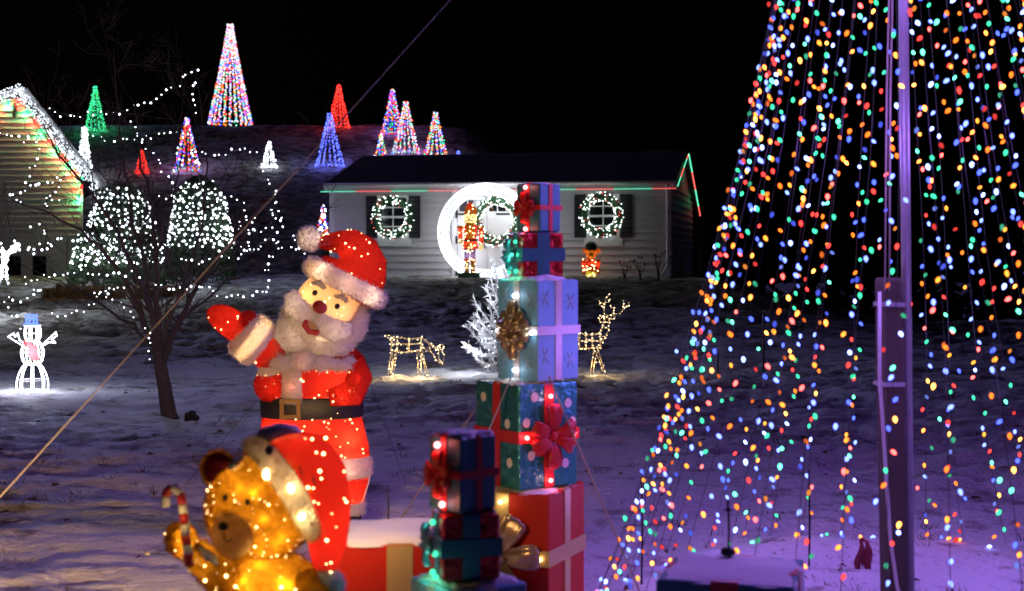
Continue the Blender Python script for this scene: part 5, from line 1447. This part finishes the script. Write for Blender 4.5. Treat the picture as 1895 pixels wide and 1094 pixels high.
D1 = 6.5; Z1 = lambda py: CAM_H + (HY - py) / FPX * D1
zr, zd, zi, zt_, ztt = Z1(898), Z1(705), Z1(517), Z1(432), Z1(341)
base1 = ground((963 - CX) / FPX * D1, D1) - .02
g, s, h = gift('big red gift box with gold bow at the bottom of the tall tower', 1012, 166, 72, D1, base1, zr, M['redwrap'], M['goldrib'], ('L', .44, M['bronze'], 'six'), [('L', 0, .93), ('L', .42, .5)], 'g_warm', (1, .75, .35), .12)
snow_cap(g, s * .96, s * .96, .02, h, 2)
dots = [('R', -.25, .88), ('R', .33, .8), ('R', -.3, .32), ('R', .28, .22), ('R', -.38, .64), ('R', .4, .62), ('L', -.3, .85), ('L', .25, .62), ('L', .3, .25), ('L', -.3, .3)]
g, s, h = gift('teal foil gift box with white dots and red bow in the tall tower', 960, 80, 108, D1, zr + .012, zd, M['teal_foil'], M['redrib'], ('R', .37, M['redbow'], 'cross'), [('R', 0, .88), ('R', -.4, .5), ('R', .4, .5), ('R', 0, .07)], 'g_pink', (1, .15, .15), .12, dots)
snow_cap(g, s * .7, s * .7, .03, h, 3, (-.04, -.03))
g, s, h = gift('pale blue gift box with silver bow in the middle of the tall tower', 993, 73, 78, D1, zd + .012, zi, M['ice'], M['silver'], ('L', .42, M['bronze'], 'many'), [('L', 0, .84), ('L', -.42, .48), ('L', .42, .48), ('L', 0, .1)], 'g_white', (.9, .95, 1), .05, rw=.15)
# snowflakes pressed into the pale box
fl = MB()
for face, u, v in (('R', -.3, .82), ('R', .3, .78), ('R', -.3, .25), ('R', .3, .2), ('L', -.3, .85), ('L', .32, .8), ('L', .3, .2), ('L', -.3, .22)):
    c = Vector((u * s, -s / 2 - .001, v * h)) if face == 'R' else Vector((-s / 2 - .001, -u * s, v * h))
    for k in range(3):
        a = k * math.pi / 3
        if face == 'R': fl.box(c, (.075, .003 + k * .0008, .007), Rm=Matrix.Rotation(a, 3, 'Y'))
        else: fl.box(c, (.003 + k * .0008, .075, .007), Rm=Matrix.Rotation(a, 3, 'X'))
fl.build('snowflake_print', foil('snowflake_print', (.28, .46, .62), .4, .1, 10, .1), g, False, 'stuff')
snow_cap(g, s * .8, s * .8, .03, h, 4, (-.03, -.03))
g, s, h = gift('small red foil gift box with wide teal ribbon in the tall tower', 968, 28, 74, D1, zi + .015, zt_, M['redfoil'], M['tealrib'], ('L', .36, M['tealrib'], 'four'), [('L', .2, .8), ('L', .3, .5), ('L', .1, .45), ('L', .25, .12), ('L', -.2, .08)], 'g_green', (.15, 1, .5), .12, rw=.3)
g, s, h = gift('topmost teal gift box with red bow on the tall tower', 998, 43, 40, D1, zt_ + .006, ztt, M['teal'], M['redrib'], ('L', .42, M['redbow'], 'cross'), [('L', 0, .92), ('L', 0, .06)], 'g_pink', (1, .12, .1), .1)
snow_cap(g, s * .95, s * .95, .012, h, 5)

D2 = 4.35; Z2 = lambda py: CAM_H + (HY - py) / FPX * D2
b2 = ground((870 - CX) / FPX * D2, D2) - .02
g, s, h = gift('pale blue gift box at the bottom of the short dark tower', 845, 88, 130, D2, b2, Z2(1072), M['ice'], M['silver'], None, [('L', .35, .97)], 'g_green', (.15, 1, .5), .15, rw=.15)
snow_cap(g, s * .9, s * .9, .03, h, 6)
g, s, h = gift('dark red gift box with teal ribbon in the middle of the short tower', 822, 26, 104, D2, Z2(1072) + .015, Z2(944), M['redfoil'], M['tealrib'], ('L', .36, M['tealrib'], 'four'), [('L', .1, .85), ('L', .3, .4), ('L', .1, .08), ('L', .35, .05)], 'g_green', (.15, 1, .5), .05, rw=.3)
g, s, h = gift('dark teal gift box with red bow on top of the short tower', 855, 62, 64, D2, Z2(944) + .006, Z2(803), M['teal'], M['redrib'], ('L', .42, M['redbow'], 'cross'), [('L', -.1, .88), ('L', .05, .1)], 'g_pink', (1, .12, .1), .1)
snow_cap(g, s * .95, s * .95, .02, h, 7)

D3 = 5.25
g, s, h = gift('low red gift box with snow on top between bear and short tower', 634, 14, 230, D3, ground(-.4, D3) - .02, .575, M['redwrap'], M['goldrib'], None, rw=.2)
snow_cap(g, s * 1.0, s * 1.0, .035, h, 8)
D4 = 4.82
g, s, h = gift('dark blue snow covered gift box below the giant light tree', 1440, 235, 66, D4, ground(.6, D4) - .02, .535, M['teal'], M['redrib'], None, rw=.2)
snow_cap(g, s * .98, s * .98, .022, h, 9)

# ------------------------------------------------------------------ giant string light tree
def build_mega():
    random.seed(55); rng = random.Random(56)
    d = 6.5; xc = (1674 - CX) / FPX * d
    o = Vector((xc, d, ground(xc, d)))
    t = thing('giant_light_tree', 'giant cone of hanging multicolour light strings round a tall pole', 'light tree', o, 0)
    hs = [0, .3, .67, 1.04, 1.38, 2.02, 2.77, 3.6, 4.5, 4.7]; rs = [1.40, 1.27, 1.14, 1.02, .91, .735, .565, .36, .10, .05]
    def rad(h): return float(np.interp(h, hs, rs))
    mb = MB(); mb.tube([(.025, 0, -.1), (0, 0, 2.2), (-.03, 0, 5.2)], .022, 14); mb.build('pole', M['galv'], t)
    mb = MB(); mb.torus((-.03, 0, 4.7), .06, .008, 20, 6, axis='z'); mb.build('top_ring', M['steel'], t)
    cols = ['g_red', 'g_orange', 'g_yellow', 'g_green', 'g_blue', 'g_blue2']
    M['g_blue2'] = glow('bulb_sky_blue', (0.16, 0.24, 1.0), 4.0)
    for c, (nm, cc, st) in {'g_red': ('red', (1.0, 0.06, 0.055), 9), 'g_orange': ('orange', (1.0, 0.18, 0.03), 8), 'g_yellow': ('yellow', (1.0, 0.3, 0.05), 9), 'g_green': ('green', (0.06, 0.55, 0.3), 8), 'g_blue': ('blue', (0.09, 0.13, 1.0), 8), 'g_blue2': ('sky_blue', (0.2, 0.28, 1.0), 9)}.items():
        M[c + '_hot'] = glow('bright_bulb_' + nm, cc, st); M[c + '_low'] = glow('faint_bulb_' + nm, cc, .9)
    cols = cols + [c + '_hot' for c in cols] + [c + '_low' for c in cols]
    shape = {}
    for c in cols:
        m_ = MB(); m_.lathe([(.0034, .009), (.0066, .0055), (.0088, -.001), (.0078, -.008), (.0045, -.0135), (.001, -.017)], 7)
        me = bpy.data.meshes.new('bulb'); me.from_pydata(m_.v, [], m_.f); me.materials.append(M[c]); me.polygons.foreach_set('use_smooth', [True] * len(me.polygons)); shape[c] = (me, np.array(m_.v), m_.f)
    N = 41; bulbs = []
    for k in range(N):
        a = 2 * math.pi * (k + rng.uniform(-.28, .28)) / N
        sway = rng.uniform(-.02, .02); path = []
        for j in range(26):
            h = 4.68 - (4.66) * j / 25; r_ = rad(h) * (1 + sway * math.sin(h * 1.3)); aa = a + .02 * math.sin(h * 2 + k)
            path.append(Vector((math.cos(aa) * r_ - .03 * h / 4.7, math.sin(aa) * r_, h)))
        mb = MB(); mb.tube(path, .0016, 4); mb.build('light_string', M['wire'], t)
        h = 4.6 + rng.uniform(0, .05); i = rng.randrange(6)
        while h > .02:
            f = (4.68 - h) / 4.66 * 25; j = min(24, int(f)); p = path[j].lerp(path[j + 1], f - j)
            out = Vector((math.cos(a), math.sin(a), 0)); side = Vector((-math.sin(a), math.cos(a), 0))
            tilt = (out * rng.gauss(.3, .5) + side * rng.gauss(0, .6) + Vector((0, 0, 1))).normalized()
            bulbs.append((p - tilt * .014 + side * rng.gauss(0, .022) + out * rng.gauss(0, .015), tilt, cols[([0, 3, 1, 4, 2, 5][i % 6] if rng.random() < .75 else rng.choice((4, 4, 5, 0, 3, 1))) + rng.choice((0, 0, 0, 6, 6, 12))]))
            i += 1; h -= .064 * rng.uniform(.45, 1.6)
    for k in range(70):
        a = rng.uniform(0, 6.283); r_ = 1.4 + rng.gauss(0, .02); p = Vector((math.cos(a) * r_, math.sin(a) * r_, 0)); p.z = ground(o.x + p.x, o.y + p.y) - o.z + .015
        bulbs.append((p, Vector((rng.gauss(0, 1), rng.gauss(0, 1), .3)).normalized(), rng.choice(cols[:12])))
    def shown(p):
        w = o + p; px = CX + w.x / w.y * FPX; py = HY - (w.z - CAM_H) / w.y * FPX
        return -8 < px < 1900 and -8 < py < 1100
    order = sorted(range(len(bulbs)), key=lambda i: (not shown(bulbs[i][0]), bulbs[i][0].y))
    single = set(order[:300]); rest = MB()
    for i, (p, tilt, c) in enumerate(bulbs):
        rq = Vector((0, 0, 1)).rotation_difference(tilt)
        if i in single:
            ob = link('bulb', shape[c][0], t, loc=p); ob.rotation_euler = rq.to_euler()
        else:
            Mx = np.array(rq.to_matrix()); v = shape[c][1] @ Mx.T + np.array(p); rest.add([tuple(q_) for q_ in v.tolist()], shape[c][2], cols.index(c))
    rest.build('bulbs', [M[c] for c in cols], t, True, 'stuff')
    # the light that all these lamps give together
    for h, w in ((.35, 7), (1.1, 22), (2.1, 60), (3.2, 100), (4.2, 130)):
        for k in range(3):
            a = k * 2.094 + h; r_ = rad(h) * .8
            lamp('string_glow', (math.cos(a) * r_, math.sin(a) * r_, h), w / 3, (.38, .17, 1.0), .12, t)
    # wooden post beside the pole
    po = Vector(((1644 - CX) / FPX * 6.45, 6.45, 0)); po.z = ground(po.x, po.y)
    wd = paint('weathered_wood', (0.10, 0.075, 0.06), .85, bump=.7, bscale=30, vary=.25, vscale=14)
    pt = thing('wooden_post', 'square weathered wooden post strapped to the tall pole', 'post', po, R(14))
    sc = 6.45 / FPX; H = CAM_H + (HY - 514) * sc - po.z
    mb = MB(); r_ = .044
    mb.rings([[Vector((x * k + lean, y * k, z)) for x, y in ((-r_, -r_), (r_, -r_), (r_, r_), (-r_, r_))] for z, k, lean in ((-.1, 1, .03), (H - .02, 1, 0), (H, .86, 0))]); mb.build('shaft', wd, pt, False)
    for py in (563, 710):
        z = CAM_H + (HY - py) * sc - po.z
        mb = MB(); mb.box((.004, 0, z), (.104, .104, .02), Rm=Matrix.Rotation(.03, 3, 'Y')); mb.build('strap', M['galv'], pt, False)
    for py in (590, 745):
        z = CAM_H + (HY - py) * sc - po.z
        mb = MB(); mb.box((.056, .0, z), (.024, .05, .09)); mb.build('spacer_block', wd, pt, False)
    ha = thing('halyard', 'pair of pale cords running up beside the tall pole', 'rope', po, 0)
    for dx in (-.016, .004):
        mb = MB(); mb.tube([(dx - .015, -.06, H - .06), (dx * .8 - .002, -.03, 2.3), (dx * .5 + .06, 0, 4.7)], .0042, 6); mb.build('cord', M['rope'], ha)
    ex = thing('post_cable', 'pale cable winding down the wooden post', 'cable', po, 0)
    mb = MB(); mb.tube([P(1628, 540, 6.38) - po, P(1628, 700, 6.37) - po, P(1636, 820, 6.37) - po, P(1648, 1000, 6.36) - po, P(1660, 1085, 6.35) - po, P(1672, 1130, 6.3) - po], .008, 6); mb.build('cable', M['white_wire'], ex)
    return o
MO = build_mega()

# ------------------------------------------------------------------ ropes and stakes
def rope(name, label, pts, r, mat, sag=0.0, grp=None):
    a, b = Vector(pts[0]), Vector(pts[-1]); n = 14
    path = [a.lerp(b, i / n) - Vector((0, 0, sag * math.sin(math.pi * i / n))) for i in range(n + 1)]
    mb = MB(); mb.tube(path, r, 6)
    tag(mb.build(name, mat, None, loc=(0, 0, 0)), label, 'rope', grp)
an = Vector((-2.58, 5.45, ground(-2.58, 5.45)))
rope('guy_rope', 'long guy rope slanting down across the scene from the giant light tree', [(1.755, 6.5, 5.07), an], .003, M['rope'], .03)
rope('guy_rope', 'guy rope from the tall gift tower down to the snow behind it', [P(895, 735, 6.6), on_ground(722, 972)], .0042, M['rope'])
rope('guy_rope', 'guy rope from the tall gift tower down towards the giant light tree', [P(1015, 695, 6.3), P(1192, 1115, 6.55)], .0042, M['rope'])
rope('guy_rope', 'guy rope crossing the green side of the dotted gift box', [P(945, 700, 6.35), P(780, 1095, 5.75)], .004, M['rope'])
rope('guy_wire', 'thin dark wire from the Santa waist down to the snow at the left', [P(478, 738, 8.05), on_ground(322, 915)], .0016, M['wire'])
rope('guy_wire', 'thin dark wire from the Santa shoulder down to the snow at the right', [P(668, 660, 8.05), on_ground(752, 900)], .0016, M['wire'])

def stake(label, px, y0, y1, d=None, z=None, r=.004):
    b = on_ground(px, y1) if d is None else P(px, y1, d)
    if z is not None: b.z = z
    h = CAM_H + (HY - y0) / FPX * b.y - b.z
    t = thing('stake', label, 'stake', b, 0, 'thin dark stakes')
    mb = MB(); mb.tube([(0, 0, -.08), (.004, 0, h * .5), (0, 0, h)], r, 8); mb.build('rod', M['steel'], t)
    mb = MB(); mb.ell((0, 0, h), (r * 1.4, r * 1.4, r * 1.6), nu=8, nv=6); mb.build('tip', M['steel'], t)
    return t
t = stake('thin dark stake on the snowy top of the low red gift box', 717, 900, 968, 5.4, .59)
t = stake('thin dark stake on the dark blue box below the giant light tree', 1347, 930, 1065, 4.98, .55)
mb = MB(); mb.ell((0, 0, .012), (.026, .026, .016), lump=.15); mb.build('foot', M['steel'], t)
stake('tallest thin stake standing in the snow right of the dark box stake', 1497, 872, 1055, r=.0055)
stake('thin stake in the snow at the left edge of the giant light tree', 1187, 885, 1070, r=.005)
stake('far thin stake seen through the giant light tree near the bank', 1413, 580, 692, r=.012)
stake('short far stake left of the one near the bank', 1328, 655, 712, r=.011)

def build_marker():
    """red ribbon marker hung low beside the wooden post"""
    b = on_ground(1597, 1052); sc = b.y / FPX
    t = thing('ribbon_marker', 'dark red cloth ribbon tied to a short stake beside the wooden post', 'marker', b, 0)
    mb = MB(); mb.tube([(0, 0, -.05), (-.01, 0, .17)], .003, 6); mb.build('rod', M['steel'], t)
    rd = paint('dark_red_cloth', (.22, .02, .04), .7)
    for dx, w in ((-.012, .02), (.014, .026)):
        m_ = MB(); rr = []
        for k in range(8):
            f = k / 7; c = Vector((dx * (1 + f) + .006 * math.sin(f * 6), -.008 - .01 * math.sin(f * 5), .165 - f * .15)); ww = w * math.sin(max(.12, f * .85) * 3.0) * .8 + .003
            rr.append([c + Vector((ww, -.004, 0)), c + Vector((ww, .004, 0)), c + Vector((-ww, .008, 0)), c + Vector((-ww, 0, 0))])
        m_.rings(rr).build('tail', rd, t)
    mb = MB(); mb.ell((-.005, -.005, .168), (.014, .012, .012)); mb.build('knot', rd, t)
build_marker()

def build_loose_bulb():
    b = on_ground(278, 1034); t = thing('loose_bulb', 'single bulb on a bit of green cable lying on the snow near the bear', 'bulb', b, .3)
    mb = MB(); mb.tube([(0, 0, .015), (.03, .01, .02), (.07, 0, .012), (.12, .03, .012)], .003, 6); mb.build('cable', paint('green_cable', (.02, .07, .02), .5), t)
    mb = MB(); mb.tube([(0, 0, .018), (-.016, 0, .02), (-.03, 0, .02)], [.008, .011, .004], 8); mb.build('glass', paint('pale_bulb', (.6, .55, .4), .2), t)
build_loose_bulb()

# ------------------------------------------------------------------ far woods beyond the bank
def build_woods():
    random.seed(91); mb = MB()
    for row, (yy, n, hh) in enumerate(((58, 60, 4.2), (74, 60, 6.5), (96, 60, 9.0))):
        for k in range(n):
            x = 1.0 + row * 2 + (k + random.uniform(-.4, .4)) * (52 / n) * (yy / 58); y = yy + random.uniform(-5, 5)
            if y < 62 and x < 11: continue
            z = float(terrain(x, y)) - .3; h = hh * random.uniform(.55, 1.15); w = h * random.uniform(.16, .24)
            mb.tube([(x, y, z), (x, y, z + h)], [.14, .02], 5)
            for j in range(46):
                f = random.random(); a = random.uniform(0, 6.283); l = w * (1.05 - f) * random.uniform(.6, 1.3) + .12
                p = Vector((x, y, z + .2 + f * (h - .2))); e = p + Vector((math.cos(a) * l, math.sin(a) * l, -l * .35 + random.gauss(0, .06))); s_ = Vector((-math.sin(a), math.cos(a), 0)) * l * .34
                mb.add([p + Vector((0, 0, .22)), e - s_, e + Vector((0, 0, -.22)), e + s_], [(0, 1, 2), (0, 2, 3)])
    o = mb.build('woods', paint('dark_conifer', (.012, .018, .014), .9), None, False, 'stuff')
    o['label'] = 'dark conifer woods beyond the snowy bank'
build_woods()
